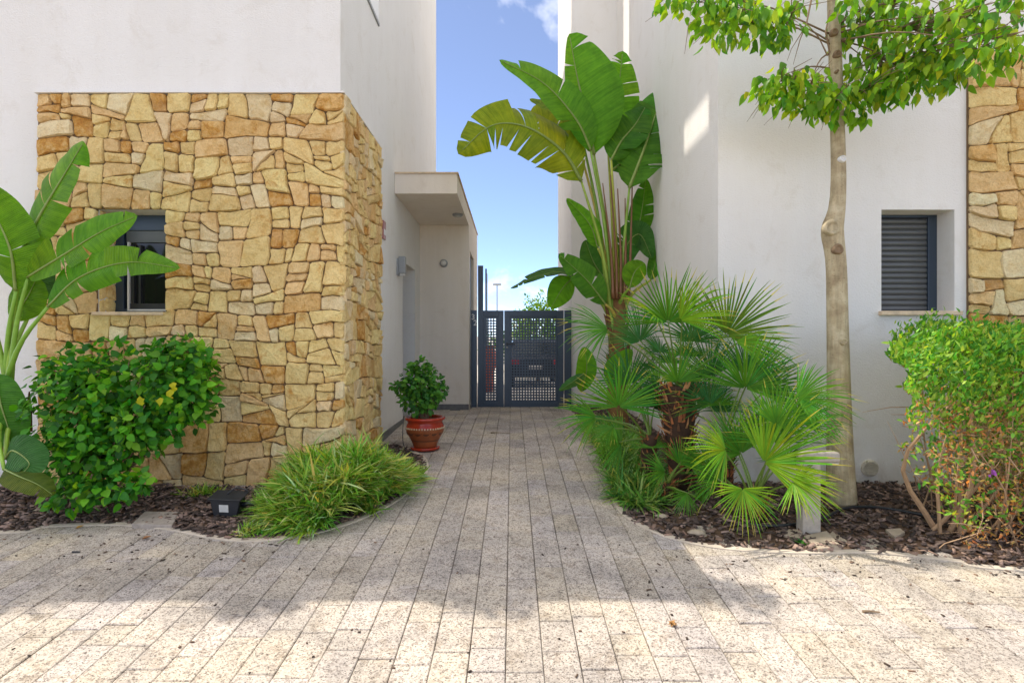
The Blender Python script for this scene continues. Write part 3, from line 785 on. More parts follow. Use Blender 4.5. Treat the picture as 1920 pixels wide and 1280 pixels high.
# ------------------------------------------------------------------ broad torn leaves (bird of paradise)
def wprof(t): return max(0.0, math.sin(PI*min(1, t**.78)))**.62 * (1-.12*t)
def blade(parent, pts, width, nrm, col, tear=0, fold=.25, curl=.25, lname='leaf', sides=(1, 1), ns=34, label=None):
    pts = crom(pts, ns); nrm = V(nrm).normalized(); mb = MB(); mb.uv = []
    L = sum((pts[i+1]-pts[i]).length for i in range(ns-1))
    for s in (1, -1):
        cuts = sorted(set([0, ns-1] + [random.randint(3, ns-4) for _ in range(tear)]))
        side_w = sides[0] if s == 1 else sides[1]
        for a, b in zip(cuts[:-1], cuts[1:]):
            df = random.gauss(0, .10) if tear else 0; dc = random.gauss(0, .12) if tear else 0; gap = rnd(.006, .022)*min(1, width/.5) if tear > 0 else 0
            deep = rnd(.0, .35)
            rows = []; cc = vary(col, .10, .07)
            for i in range(a, b+1):
                t = i/(ns-1); T = (pts[min(i+1, ns-1)]-pts[max(i-1, 0)]).normalized()
                Lt = T.cross(nrm).normalized(); N2 = Lt.cross(T)
                w_ = width/2*wprof(t)*side_w; row = []
                for k in range(6):
                    v = k/5; fo = fold+df*v
                    rip = .004*math.sin(i*.9 + k*.6 + s)*v
                    p = pts[i] + Lt*s*w_*v*math.cos(fo) + N2*(w_*v*math.sin(fo) - w_*(curl+dc)*v*v + rip) + T*w_*.35*v
                    if gap and v > deep:
                        e = (v-deep)
                        if i == a and a > 0: p += T*gap*e*1.5
                        if i == b and b < ns-1: p -= T*gap*e*1.5
                    row.append(len(mb.v)); mb.v.append(tuple(p)); mb.uv.append((t*L*3, v*s))
                rows.append(row)
            for r0, r1 in zip(rows[:-1], rows[1:]):
                for k in range(5):
                    q = (r0[k], r0[k+1], r1[k+1], r1[k])
                    mb.face(q if s == 1 else q[::-1], cc)
    o = mb.build(lname, M_banana, parent, smooth=True)
    if label: o['label'] = label
    rb = MB().tube([p - nrm*-.004 for p in pts[:-1]], [max(.0025, .011*(1-i/ns)) * width/.35 for i in range(ns-1)], 6, (.22, .30, .06))
    rb.build('midrib', M_stalk, o, smooth=True)
    return o
def stalk(parent, pts, r0, r1, c, name='leaf_stalk'):
    q = crom(pts, 12); MB().tube(q, [r0+(r1-r0)*i/11 for i in range(12)], 8, c).build(name, M_stalk, parent, smooth=True)

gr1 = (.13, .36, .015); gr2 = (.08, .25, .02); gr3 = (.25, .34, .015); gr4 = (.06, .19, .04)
bp = thing('giant_bird_of_paradise', (1.66, 8.6, G(8.6)), 'tall bird of paradise plant with huge paddle leaves before the right white wall', 'plant')
B = lambda x, y, d=8.6: P(840+x/2, 40+y/2, d)
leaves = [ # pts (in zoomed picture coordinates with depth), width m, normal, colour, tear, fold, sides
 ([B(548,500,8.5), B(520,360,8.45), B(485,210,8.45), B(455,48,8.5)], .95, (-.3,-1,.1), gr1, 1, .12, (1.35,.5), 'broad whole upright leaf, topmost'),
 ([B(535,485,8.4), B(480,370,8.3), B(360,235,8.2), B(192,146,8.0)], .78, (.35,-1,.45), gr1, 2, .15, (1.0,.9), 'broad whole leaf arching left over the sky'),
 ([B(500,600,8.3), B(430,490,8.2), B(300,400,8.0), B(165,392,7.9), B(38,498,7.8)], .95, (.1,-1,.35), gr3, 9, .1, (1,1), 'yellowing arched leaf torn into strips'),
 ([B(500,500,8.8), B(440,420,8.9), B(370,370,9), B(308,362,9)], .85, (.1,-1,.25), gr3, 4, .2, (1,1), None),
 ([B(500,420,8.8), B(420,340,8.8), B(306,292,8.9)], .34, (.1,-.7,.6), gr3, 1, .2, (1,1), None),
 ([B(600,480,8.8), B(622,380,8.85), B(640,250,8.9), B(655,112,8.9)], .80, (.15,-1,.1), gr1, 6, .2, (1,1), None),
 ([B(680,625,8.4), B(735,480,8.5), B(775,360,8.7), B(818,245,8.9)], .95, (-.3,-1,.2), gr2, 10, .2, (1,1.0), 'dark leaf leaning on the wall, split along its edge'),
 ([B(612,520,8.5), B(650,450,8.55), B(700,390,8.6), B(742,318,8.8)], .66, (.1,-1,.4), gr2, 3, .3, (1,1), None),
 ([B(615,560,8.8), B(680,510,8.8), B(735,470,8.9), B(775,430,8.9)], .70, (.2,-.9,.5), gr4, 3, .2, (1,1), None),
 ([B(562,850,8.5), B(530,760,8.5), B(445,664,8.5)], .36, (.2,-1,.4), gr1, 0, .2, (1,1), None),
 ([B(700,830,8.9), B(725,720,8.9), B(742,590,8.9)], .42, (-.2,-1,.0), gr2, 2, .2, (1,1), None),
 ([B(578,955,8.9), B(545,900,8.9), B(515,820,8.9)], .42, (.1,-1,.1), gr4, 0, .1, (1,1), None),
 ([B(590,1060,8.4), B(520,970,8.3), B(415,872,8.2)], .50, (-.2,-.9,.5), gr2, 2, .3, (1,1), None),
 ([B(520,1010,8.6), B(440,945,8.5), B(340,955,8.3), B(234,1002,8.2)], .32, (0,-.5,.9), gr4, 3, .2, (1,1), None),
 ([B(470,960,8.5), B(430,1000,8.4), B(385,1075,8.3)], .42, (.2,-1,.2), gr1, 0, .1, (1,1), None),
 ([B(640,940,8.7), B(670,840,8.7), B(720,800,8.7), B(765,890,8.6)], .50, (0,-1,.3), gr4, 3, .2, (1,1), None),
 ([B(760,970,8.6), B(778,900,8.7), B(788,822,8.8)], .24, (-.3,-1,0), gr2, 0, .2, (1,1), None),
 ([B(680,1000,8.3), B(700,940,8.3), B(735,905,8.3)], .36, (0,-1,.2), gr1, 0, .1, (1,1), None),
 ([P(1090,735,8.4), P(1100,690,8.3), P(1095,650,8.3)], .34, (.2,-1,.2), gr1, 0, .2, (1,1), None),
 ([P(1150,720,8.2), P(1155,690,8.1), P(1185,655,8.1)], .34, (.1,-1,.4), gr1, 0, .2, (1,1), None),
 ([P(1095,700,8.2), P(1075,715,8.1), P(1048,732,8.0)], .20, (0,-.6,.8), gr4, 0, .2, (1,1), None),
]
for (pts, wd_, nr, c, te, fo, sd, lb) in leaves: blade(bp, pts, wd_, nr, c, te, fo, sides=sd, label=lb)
root = P(1160, 600, 8.6)
ytg = [(.42, .46, .05), (.30, .42, .05), (.50, .40, .07), (.22, .38, .04)]
for k, (pts, *_r) in enumerate(leaves[:18]):
    b = pts[0]; px_off = (b.x - root.x)
    st = V((root.x + px_off*.22 + rnd(-.04, .04), 8.6 + (b.y-8.6)*.2, min(root.z + rnd(-.05, .25), b.z - .25)))
    mid = st.lerp(b, .5) + V((-px_off*.12, 0, .02))
    stalk(bp, [st + V((0, 0, -.25)), st, mid, b], .042 if b.z > .5 else .024, .016, random.choice(ytg))
for k in range(5):
    a = P(1150+k*7, 560, 8.45); stalk(bp, [a, P(1146+k*9, 480, 8.45), P(1130+k*14, rnd(300, 400), 8.5)], .03, .008, (.20, .085, .03), 'dry_sheath')
tr = MB(); zc = G(8.6); q = []
for i in range(14):
    t_ = i/13; q.append((root.x - .02 + .02*math.sin(i*1.3), 8.6, zc + (root.z+.45-zc)*t_))
tr.tube(q, [.15 - .05*i/13 + .012*(i % 2) for i in range(14)], 12, (.24, .12, .04)); tr.build('trunk', M_fibre, bp, smooth=True)
for k in range(26):
    zz = rnd(-.6, .55); th = rnd(0, 2*PI); r = .13
    a = V((root.x-.02+r*math.cos(th), 8.6+r*math.sin(th), zz)); u_ = V((math.cos(th)*.08, math.sin(th)*.08, rnd(.12, .28)))
    MB().tube([a-V((0, 0, .1)), a+u_*.5, a+u_], [.035, .025, .004], 5, random.choice([(.30, .15, .05), (.20, .09, .03), (.12, .06, .03)])).build('leaf_stub', M_fibre, bp)

bq = thing('bird_of_paradise', (P(10, 0, 5.35).x, 5.35, G(5.35)), 'bird of paradise plant cut by the left picture edge, leaves across the stone wall', 'plant')
leaves2 = [
 ([P(42,470,5.3), P(78,400,5.2), P(120,330,5.15), P(158,266,5.1)], .54, (-.3,-1,.15), gr1, 2, .15, (.9,1.15), 'upright broad leaf with one tear near the tip'),
 ([P(30,545,5.2), P(20,470,5.1), P(-10,400,5.05), P(-40,340,5.0)], .50, (.25,-1,.2), gr1, 1, .15, (1,1), None),
 ([P(52,520,5.2), P(120,478,5.0), P(190,435,4.95), P(258,405,4.9)], .41, (-.25,-1,.15), gr1, 3, .35, (1,1), 'folded arching leaf over the window corner'),
 ([P(90,575,5.1), P(150,520,4.95), P(240,492,4.85), P(338,503,4.8)], .36, (-.1,-1,.15), gr1, 4, .4, (1,1), 'long leaf with pale splits reaching across the window'),
 ([P(10,860,4.9), P(25,845,4.85), P(55,868,4.75), P(40,890,4.7)], .34, (.1,-.8,.6), gr4, 0, .1, (1,1), None),
 ([P(8,880,4.75), P(35,893,4.65), P(70,908,4.6), P(100,928,4.6)], .26, (0,-.5,.9), (.10,.16,.02), 2, .1, (1,1), None),
 ([P(-5,700,5.2), P(0,750,5.1), P(15,800,5.1), P(20,840,5.1)], .42, (.2,-1,.1), gr2, 0, .2, (1,1), None),
 ([P(60,580,5.5), P(75,530,5.5), P(70,460,5.5), P(60,400,5.5)], .34, (0,-1,.1), gr4, 1, .2, (1,1), None),
 ([P(20,600,5.4), P(50,560,5.4), P(70,520,5.4)], .40, (.1,-1,.2), gr1, 0, .2, (1,1), None),
 ([P(-30,560,5.3), P(-60,500,5.2), P(-110,400,5.2)], .46, (0,-1,.2), gr1, 2, .2, (1,1), None),
]
for (pts, wd_, nr, c, te, fo, sd, lb) in leaves2: blade(bq, pts, wd_, nr, c, te, fo, sides=sd, label=lb)
r2 = P(12, 770, 5.35)
for k, (pts, *_r) in enumerate(leaves2):
    b = pts[0]
    st = r2 + V((rnd(-.09, .12), rnd(-.05, .05), 0))
    stalk(bq, [st + V((0, 0, -.3)), st + V((0, 0, .05)), st.lerp(b, .55) + V(((b.x-st.x)*-.12, 0, .06)), b], .036, .014, random.choice([(.30, .46, .04), (.22, .42, .04), (.42, .40, .05), (.26, .44, .04)]))
for k in range(14):
    a = r2 + V((rnd(-.14, .16), rnd(-.12, .1), rnd(-.45, .0))); MB().tube([a-V((0, 0, .2)), a, a+V((rnd(-.05, .05), 0, rnd(.1, .25)))], [.03, .025, .006], 5, random.choice([(.30, .15, .05), (.20, .09, .03)])).build('leaf_stub', M_fibre, bq)

# ------------------------------------------------------------------ fan palms
def fan(parent, hub, ax, nrm, R, spread=200, n=32, col=gr1, droop=.25, base=None, stiff=.0, tipc=None):
    ax = V(ax).normalized(); nrm = V(nrm); lat = nrm.cross(ax).normalized(); nrm = ax.cross(lat).normalized()
    mb = MB(); da = math.radians(spread)/n; hub = V(hub)
    st = [.03, .32, .55, .78, 1.0]
    for i in range(n):
        a = (i-(n-1)/2)*da + random.gauss(0, .018); d = ax*math.cos(a)+lat*math.sin(a); sd = -ax*math.sin(a)+lat*math.cos(a)
        Rl = R*rnd(.86, 1.05)*(1-.18*abs(i-(n-1)/2)/(n/2)); dr = droop*rnd(.4, 1.5); cc = vary(col, .22, .13)
        hw = [.003, .32*R*da*.45, .32*R*da*.42, .32*R*da*.28, .0006]; b0 = len(mb.v); bend = random.gauss(0, .06)
        cup = .18
        for k, s_ in enumerate(st):
            r = s_*Rl
            p = hub + d*r*(1-.12*dr*s_) + nrm*(cup*r*(1-s_*.5)) - V((0, 0, 1))*dr*Rl*max(0, s_-.3)**2 + sd*bend*r*max(0, s_-.4)
            mb.v += [tuple(p+sd*hw[k]), tuple(p-nrm*hw[k]*1.0), tuple(p-sd*hw[k])]
        for k in range(4):
            q = b0+3*k; c2 = cc
            if k == 3 and tipc and random.random() < .3: c2 = tipc
            mb.face((q, q+1, q+4, q+3), c2); mb.face((q+1, q+2, q+5, q+4), tuple(x*1.06 for x in c2))
    o = mb.build('frond', M_palm, parent)
    if base is not None:
        base = V(base); m_ = base.lerp(hub, .5)+V((0, 0, .06*(hub-base).length))
        MB().tube(crom([base, m_, hub + ax*.03], 9), [.013-.007*i/8 for i in range(9)], 5, (.14, .22, .03)).build('leaf_stalk', M_stalk, o)
    return o
def shaggy(parent, a, b, ra, rb, n=60, ln=.11, cs=((.58, .20, .07), (.38, .13, .05), (.68, .34, .15), (.20, .09, .045))):
    a, b = V(a), V(b); q = [a.lerp(b, i/7) for i in range(8)]
    MB().tube(q, [ra+(rb-ra)*i/7 for i in range(8)], 12, (.07, .035, .018)).build('trunk', M_fibre, parent, smooth=True)
    ps, bs, sc, co = [], [], [], []
    for k in range(n):
        t_ = rnd(0, 1)**.9; th = rnd(0, 2*PI); r = (ra+(rb-ra)*t_)*.9; o_ = V((math.cos(th), math.sin(th), 0))
        ps.append(tuple(a.lerp(b, t_)+o_*r)); bs.append(basis(o_*rnd(.3, .9)+V((0, 0, rnd(.4, 1.2)))+rv(.15), o_+V((0, 0, -.3)))); sc.append((ln*rnd(.5, 1.3), ln*rnd(.4, .8), ln)); co.append(random.choice(cs))
    v = [(0, -.18, 0), (0, .18, 0), (.55, .14, .04), (.55, -.14, .04), (1, .03, -.03), (1, -.03, -.03), (.5, 0, .10)]
    f_ = [(0, 1, 6), (1, 2, 6), (2, 3, 6), (3, 0, 6), (2, 4, 5, 3)]
    scatter('trunk_fibre', v, f_, ps, bs, sc, co, M_fibre, parent, False, 'stuff')
def px2ax(deg): # image angle (0 right, 90 up) -> axis
    a = math.radians(deg); return V((math.cos(a), 0, math.sin(a)))
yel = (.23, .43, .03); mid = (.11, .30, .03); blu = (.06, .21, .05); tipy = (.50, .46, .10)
def mkpalm(label, base, top, fronds, extra, trunk=None, n=60, group=None):
    p_ = thing('fan_palm', base, label, 'palm')
    if trunk: shaggy(p_, trunk[0], trunk[1], trunk[2], trunk[3], n, trunk[4])
    for (px_, py_, d, ang, tilt, rpx, spr, c, dr) in fronds:
        hub = P(px_, py_, d); ax = px2ax(ang)+V((0, tilt, 0)); R = rpx/F*d
        # blade normal: perpendicular to the axis, leaning to sky and outwards
        nr = V((0, -1, .5)) if abs(tilt) < .5 else V((0, -.4, 1))
        fan(p_, hub, ax, nr + rv(.15), R, spr, 34 if spr > 150 else 26, c, dr, top + V((rnd(-.03, .03), rnd(-.03, .03), -.04)), tipc=tipy)
    for k in range(extra):
        th = rnd(0, 2*PI); el = rnd(.1, 1.3); d_ = V((math.cos(th)*math.cos(el), math.sin(th)*math.cos(el), math.sin(el)))
        d_.y = abs(d_.y)*.8+.15
        hub = top + d_*rnd(.25, .5); fan(p_, hub, d_+V((0, 0, -.2)), V((0, 0, 1))+d_*-.5, rnd(.28, .42), 190, 28, random.choice([mid, blu]), .35, top, tipc=tipy)
    return p_
# A: the tall one with the thick shaggy trunk
bA = V((P(1275, 640, 5.9).x, 5.9, G(5.9))); tA = P(1272, 722, 5.9)
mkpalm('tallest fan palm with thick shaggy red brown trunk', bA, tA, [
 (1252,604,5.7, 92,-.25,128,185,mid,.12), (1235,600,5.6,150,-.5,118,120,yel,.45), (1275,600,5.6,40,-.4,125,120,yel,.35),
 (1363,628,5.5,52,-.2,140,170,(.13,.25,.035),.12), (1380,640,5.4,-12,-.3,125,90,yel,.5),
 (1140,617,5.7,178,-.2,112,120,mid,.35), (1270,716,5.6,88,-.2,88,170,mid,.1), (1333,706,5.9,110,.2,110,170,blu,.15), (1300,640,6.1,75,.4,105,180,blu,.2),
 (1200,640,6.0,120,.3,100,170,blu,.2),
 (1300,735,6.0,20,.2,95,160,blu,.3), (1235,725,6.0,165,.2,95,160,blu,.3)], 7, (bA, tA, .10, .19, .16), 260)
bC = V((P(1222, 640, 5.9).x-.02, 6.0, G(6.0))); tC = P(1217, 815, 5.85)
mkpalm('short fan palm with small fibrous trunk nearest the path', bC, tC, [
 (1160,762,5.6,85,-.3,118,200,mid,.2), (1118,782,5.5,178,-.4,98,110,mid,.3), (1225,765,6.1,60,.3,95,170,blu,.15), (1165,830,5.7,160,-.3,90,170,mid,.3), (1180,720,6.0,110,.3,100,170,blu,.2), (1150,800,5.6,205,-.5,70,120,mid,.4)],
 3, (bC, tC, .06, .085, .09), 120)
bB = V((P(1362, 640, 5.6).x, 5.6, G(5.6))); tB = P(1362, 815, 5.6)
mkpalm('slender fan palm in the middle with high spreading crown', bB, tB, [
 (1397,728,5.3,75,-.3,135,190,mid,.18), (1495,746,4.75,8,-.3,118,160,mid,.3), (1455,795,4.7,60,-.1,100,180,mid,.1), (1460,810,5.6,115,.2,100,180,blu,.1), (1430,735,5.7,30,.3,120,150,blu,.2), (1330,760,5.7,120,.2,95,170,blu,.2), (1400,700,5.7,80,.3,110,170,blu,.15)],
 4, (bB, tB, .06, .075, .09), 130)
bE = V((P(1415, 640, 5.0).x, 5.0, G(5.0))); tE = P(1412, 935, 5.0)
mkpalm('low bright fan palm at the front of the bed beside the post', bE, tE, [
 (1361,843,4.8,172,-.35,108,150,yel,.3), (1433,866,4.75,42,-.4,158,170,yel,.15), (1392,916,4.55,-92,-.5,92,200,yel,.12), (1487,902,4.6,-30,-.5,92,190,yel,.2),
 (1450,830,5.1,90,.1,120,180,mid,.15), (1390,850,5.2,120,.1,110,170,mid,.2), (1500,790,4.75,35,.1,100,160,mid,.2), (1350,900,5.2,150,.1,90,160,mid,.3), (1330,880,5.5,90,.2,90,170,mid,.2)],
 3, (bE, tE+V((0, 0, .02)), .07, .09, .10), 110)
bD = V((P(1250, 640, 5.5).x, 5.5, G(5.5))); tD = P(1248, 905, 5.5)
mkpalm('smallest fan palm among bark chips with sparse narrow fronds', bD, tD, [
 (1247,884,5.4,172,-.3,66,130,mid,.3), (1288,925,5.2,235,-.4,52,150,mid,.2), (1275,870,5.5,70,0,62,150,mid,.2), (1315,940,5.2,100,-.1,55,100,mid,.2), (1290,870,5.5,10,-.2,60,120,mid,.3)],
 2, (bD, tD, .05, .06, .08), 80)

# ------------------------------------------------------------------ tree on the right
tree = thing('street_tree', (3.12, 5.4, G(5.4)), 'young broadleaf tree with smooth pale trunk standing before the right house', 'tree')
tp = [(1579,955,29),(1577,925,26),(1575,850,23),(1573,760,21),(1572,680,19.5),(1570,600,18.5),(1569,520,18),(1567,480,17.5),(1563,455,18.5),(1560,438,20),(1561,420,19),(1570,398,14),(1573,340,13.2),(1571,260,12.6),(1568,180,12),(1566,100,11.5),(1563,30,11),(1562,-60,10.5),(1560,-220,9.5),(1560,-420,7)]
q = [P(a, b, 5.4) for a, b, r in tp]
mb = MB(); mb.tube(q, [r/F*5.4 for a, b, r in tp], 20); tk = mb.build('trunk', M_bark, tree, smooth=True)
sd_ = tk.modifiers.new('sub', 'SUBSURF'); sd_.levels = 1; sd_.render_levels = 1
def knot(px_, py_, r, d=5.33, c=M_twig):
    ctr = P(px_, py_, d); mb = MB(); n = 16
    for rr, off in ((1.1, .0), (1.15, -.02), (1.0, -.045), (.72, -.05), (.6, -.035), (.3, -.04), (.01, -.042)):
        for k in range(n):
            th = 2*PI*k/n; e = 1+.08*math.sin(3*th+px_); mb.v.append(tuple(ctr+V((math.cos(th)*r*rr*e, off, math.sin(th)*r*rr*e))))
    for i in range(6):
        for k in range(n): k2 = (k+1) % n; mb.face((i*n+k, i*n+k2, (i+1)*n+k2, (i+1)*n+k))
    mb.build('knot', c, tree, smooth=True)
knot(1556, 428, .070, 5.345, M_bark); knot(1568, 468, .045, 5.335, M_twig); knot(1561, 64, .033, 5.37); knot(1567, 105, .033, 5.37); knot(1566, 137, .013, 5.36); knot(1576, 300, .03, 5.355, M_whiteplastic); knot(1578, 640, .03, 5.325, M_bark); knot(1565, 790, .03, 5.32, M_bark)
crown = [ # px, py, d, rx, rz (px), n
 (1375,30,4.9,80,40,150), (1455,38,5.0,50,38,90), (1300,-5,4.8,70,20,60), (1460,160,5.2,52,32,110), (1515,170,5.3,45,42,110), (1560,190,5.2,30,35,45),
 (1620,50,5.4,60,45,130), (1650,130,5.3,60,45,130), (1612,180,5.3,42,38,90), (1710,130,5.1,75,45,150), (1745,60,4.9,80,50,160), (1790,120,4.8,50,35,70),
 (1850,30,4.4,75,50,110), (1870,90,4.3,50,38,55), (1700,0,5.0,120,40,140), (1440,-60,5.2,150,40,50), (1620,-90,5.6,160,50,50), (1800,-70,5.2,160,40,60), (1560,-330,5.6,200,90,60)]
trecs = []; brm = MB()
tvar = [(.19, .40, .015), (.12, .30, .02), (.27, .44, .02), (.08, .23, .02), (.33, .46, .03), (.14, .33, .015)]
for (px_, py_, d, rx, rz, n) in [(a_, b_, c_, d_, e_, int(n_*1.35)) for a_, b_, c_, d_, e_, n_ in crown]:
    c0 = P(px_, py_, d); RX_ = rx/F*d; RZ_ = rz/F*d
    start = V((3.08, 5.42, c0.z + rnd(.25, .7))); 
    if start.z > 3.0 and c0.z < 4.5: start.z = c0.z
    brm.tube(crom([start, start.lerp(c0, .5)+V((rnd(-.1, .1), rnd(-.1, .1), .10)), c0], 8), [.010-.007*i/7 for i in range(8)], 5)
    for s in range(max(5, n//9)):
        e = c0 + V((random.gauss(0, .5)*RX_, random.gauss(0, .3), random.gauss(0, .5)*RZ_))
        brm.tube([c0.lerp(start, rnd(0, .4)), c0.lerp(e, .5)+V((0, 0, .04)), e], [.006, .004, .002], 4)
    for k in range(n):
        while True:
            u = V((rnd(-1, 1), rnd(-1, 1), rnd(-1, 1)))
            if u.length < 1: break
        p_ = c0+V((u.x*RX_*1.08, u.y*RX_*.9, u.z*RZ_*1.15-abs(random.gauss(0, .35))*RZ_*.4))
        dr_ = V((u.x*.5+random.gauss(0, .35), random.gauss(0, .4), -.95+random.gauss(0, .3))); nr = V((random.gauss(0, .6), -.7+random.gauss(0, .5), .4+random.gauss(0, .4)))
        trecs.append((p_, dr_, nr, rnd(.07, .125), vary(random.choice(tvar), .2, .1), abs((640-p_.z/p_.y*F)) < 900 and (640-p_.z/p_.y*F) > -30))
tag(brm.build('branches', M_twig, tree, smooth=True), kind='stuff')
dead = MB()
dead.tube([P(1527, -30, 5.3), P(1512, 45, 5.25), P(1500, 75, 5.2), P(1487, 122, 5.2)], [.010, .008, .005, .002], 5)
dead.tube([P(1512, 45, 5.25), P(1535, 70, 5.3), P(1552, 105, 5.33)], [.006, .005, .008], 5)
dead.tube([P(1504, 60, 5.22), P(1484, 92, 5.2), P(1476, 114, 5.2)], [.005, .003, .002], 5)
dead.tube([P(1556, 20, 5.33), P(1548, 60, 5.3), P(1556, 100, 5.33)], [.006, .008, .009], 5)
dead.build('bare_twigs', M_twig, tree)
place_leaves(tree, trecs, tvar, M_leaf, .27, .14, .25, 300)

# ------------------------------------------------------------------ shrubs
def shrub_leaves(ells, size, cols, up=.5, out=.7, shell=.55, ymin=None):
    recs = []
    for (c0, r, n) in ells:
        for k in range(n):
            u = rv(1).normalized(); rr = rnd(shell, 1.03)
            p_ = c0+V((u.x*r.x, u.y*r.y, u.z*r.z))*rr
            if p_.z < G(p_.y)+.03: continue
            if p_.x < -.9 and p_.y > 6.0 and p_.x < -1.7: continue
            dr_ = u*out+V((0, 0, -.25))+rv(.45); nr = V((0, -.35, up))+u*.6+rv(.35)
            recs.append((p_, dr_, nr, rnd(*size), vary(random.choice(cols), .25, .1), u.y < .35))
    return recs
hv = [(.06, .26, .012), (.09, .33, .015), (.14, .40, .018), (.035, .17, .012), (.05, .23, .025), (.20, .44, .02), (.03, .13, .012)]
hib = thing('hibiscus_shrub', (P(190, 0, 5.5).x, 5.5, G(5.5)), 'dense glossy green shrub in front of the stone wall on the left', 'shrub')
def E(px_, py_, d, rx, rz, ry, n): return (P(px_, py_, d), V((rx/F*d, ry, rz/F*d)), n)
ells = [E(235,725,5.45,150,85,.42,520), E(150,770,5.3,95,95,.40,330), E(325,715,5.45,75,78,.38,300), E(160,850,5.2,85,70,.32,240), E(250,800,5.3,85,60,.32,240), E(130,690,5.4,55,40,.3,90),
        E(355,745,5.45,50,60,.3,120), E(190,915,5.0,85,35,.2,60), E(250,905,5.0,32,24,.14,26), E(130,930,4.95,55,30,.15,30), E(340,665,5.5,60,32,.3,120)]
ells = [(a_, b_, int(n_*2.1)) for a_, b_, n_ in ells]
recs = shrub_leaves(ells, (.06, .105), hv, shell=.35)
place_leaves(hib, recs, hv+[(.10, .27, .02), (.07, .2, .015)], M_leaf, .36, .10, .18, 300)
br = MB()
for k in range(26):
    a = V((P(150+rnd(-25, 45), 0, 5.4).x, 5.4+rnd(-.1, .1), G(5.4))); e = random.choice(ells); b = e[0]+V((rnd(-.6, .6)*e[1].x, rnd(-.5, .5)*e[1].y, rnd(-.6, .8)*e[1].z))
    br.tube(crom([a, a.lerp(b, .4)+V((rnd(-.06, .06), 0, .02)), b], 7), [.02-.014*i/6 for i in range(7)], 5)
tag(br.build('branches', M_twig, hib, smooth=True), kind='stuff')
for (px_, py_) in ((325,716), (318,730), (300,745), (262,742)):
    mb = MB(); v, f_ = ovate(5, .38, .1, .2); mb.v = [tuple(Matrix(basis((rnd(-.4, .4), 0, -1), (0, -1, .3))) @ V(x)*.09 + P(px_, py_, 5.0)) for x in v]
    for q_ in f_: mb.face(q_, (.50, .50, .02))
    mb.build('yellow_leaf', M_leaf, hib, smooth=True)

# hedge on the right: green on top, bare and dry below
hd = thing('hedge', (4.3, 4.9, G(4.9)), 'clipped hedge on the right, green on top and dry and twiggy below', 'hedge')
hs = dict(pos=[], bas=[], sc=[], co=[])
hg = [(.19, .42, .035), (.12, .34, .03), (.27, .48, .05), (.07, .24, .03), (.34, .50, .07)]; hb = [(.66, .30, .12), (.48, .22, .08), (.70, .46, .20), (.52, .40, .10), (.36, .15, .06)]
def hedge_ok(x, y, z):
    d = y; px_ = 960+x/d*F; py_ = 640-z/d*F
    if px_ < 1650: return 0
    # ragged left side with a hollow
    lim = np.interp(py_, [600, 640, 660, 700, 740, 800, 860, 900, 940, 1000, 1040], [1710, 1655, 1670, 1695, 1705, 1700, 1690, 1720, 1760, 1800, 1830])
    return px_ > lim + 10*math.sin(py_*.11)
nh = 0
while nh < 33000:
    x = rnd(3.0, 6.3); y = rnd(4.35, 5.6); zt_ = .01+.05*math.sin(x*5+1)+.045*math.sin(x*13+y*9)+.03*math.sin(x*37+y*21)+ .12*min(1, (y-4.3)) - .16*max(0, min(1, (1730-(960+x/y*F))/80)) - .10*(y < 4.55)
    z = G(y) + .02 + (zt_-G(y)) * ((1-abs(random.gauss(0, .30))) if random.random() < .5 else rnd(.02, 1)**1.15)
    if z < G(y)+.03 or z > zt_ or not hedge_ok(x, y, z): continue
    if z > zt_-.06 and random.random() < .25: z += rnd(0, .09)
    h = (z-G(y))/(zt_-G(y))
    # keep it hollow inside
    if 4.55 < y < 5.4 and h < .88 and random.random() < .7: continue
    px_ = 960+x/y*F
    if h < .62 and px_ < 1745 and random.random() < .7: continue
    green = h > .70+random.gauss(0, .10) or (random.random() < .30 + .5*(math.sin(x*6+z*5) > .6) and h > .12)
    u = V((random.gauss(0, .5), -.4, .8)) if h > .6 else V((random.gauss(0, .7), -.6, random.gauss(0, .6)))
    hs['pos'].append((x, y, z)); hs['bas'].append(basis(u+rv(.4), rv(.5)+V((0, -.6, .6)))); s_ = rnd(.036, .074) if green else rnd(.026, .055)
    hs['sc'].append(s_); hs['co'].append(vary(random.choice(hg if green else hb), .25, .12)); nh += 1
v, f_ = ovate(3, .19, .1, .12)
scatter('foliage', v, f_, hs['pos'], hs['bas'], hs['sc'], hs['co'], M_leaf, hd, True, 'stuff')
br = MB()
for k in range(120):
    x = rnd(3.75, 6.2); base = V((x, rnd(4.6, 5.3), G(5)))
    if k < 8: base = V((P(1730, 0, 4.9).x+rnd(-.03, .22), 4.75+rnd(-.1, .1), G(4.85)))
    top = base + V((random.gauss(0, .32), random.gauss(0, .25), rnd(.6, 1.5)))
    if k < 8: top = base+V((rnd(-.12, .7), rnd(-.3, .0), rnd(1.1, 1.4)))
    m_ = base.lerp(top, .45)+V((random.gauss(0, .13), random.gauss(0, .10), 0)); r = rnd(.014, .026) if k < 8 else rnd(.004, .010)
    br.tube(crom([base, m_, top], 8), [r*(1-.7*i/7) for i in range(8)], 5)
for k in range(420):
    x = rnd(3.5, 6.0); y = rnd(4.35, 5.2); a = V((x, y, G(y)+rnd(.02, 1.1)))
    if not hedge_ok(a.x, a.y, a.z): continue
    b = a+V((random.gauss(0, .22), random.gauss(0, .15), random.gauss(0, .16))); br.tube([a, a.lerp(b, .5)+rv(.03), b], [.0055, .004, .002], 4)
tag(br.build('branches', simple('dry_twig', (.44, .28, .16), .85, bumpsc=60), hd), kind='stuff')
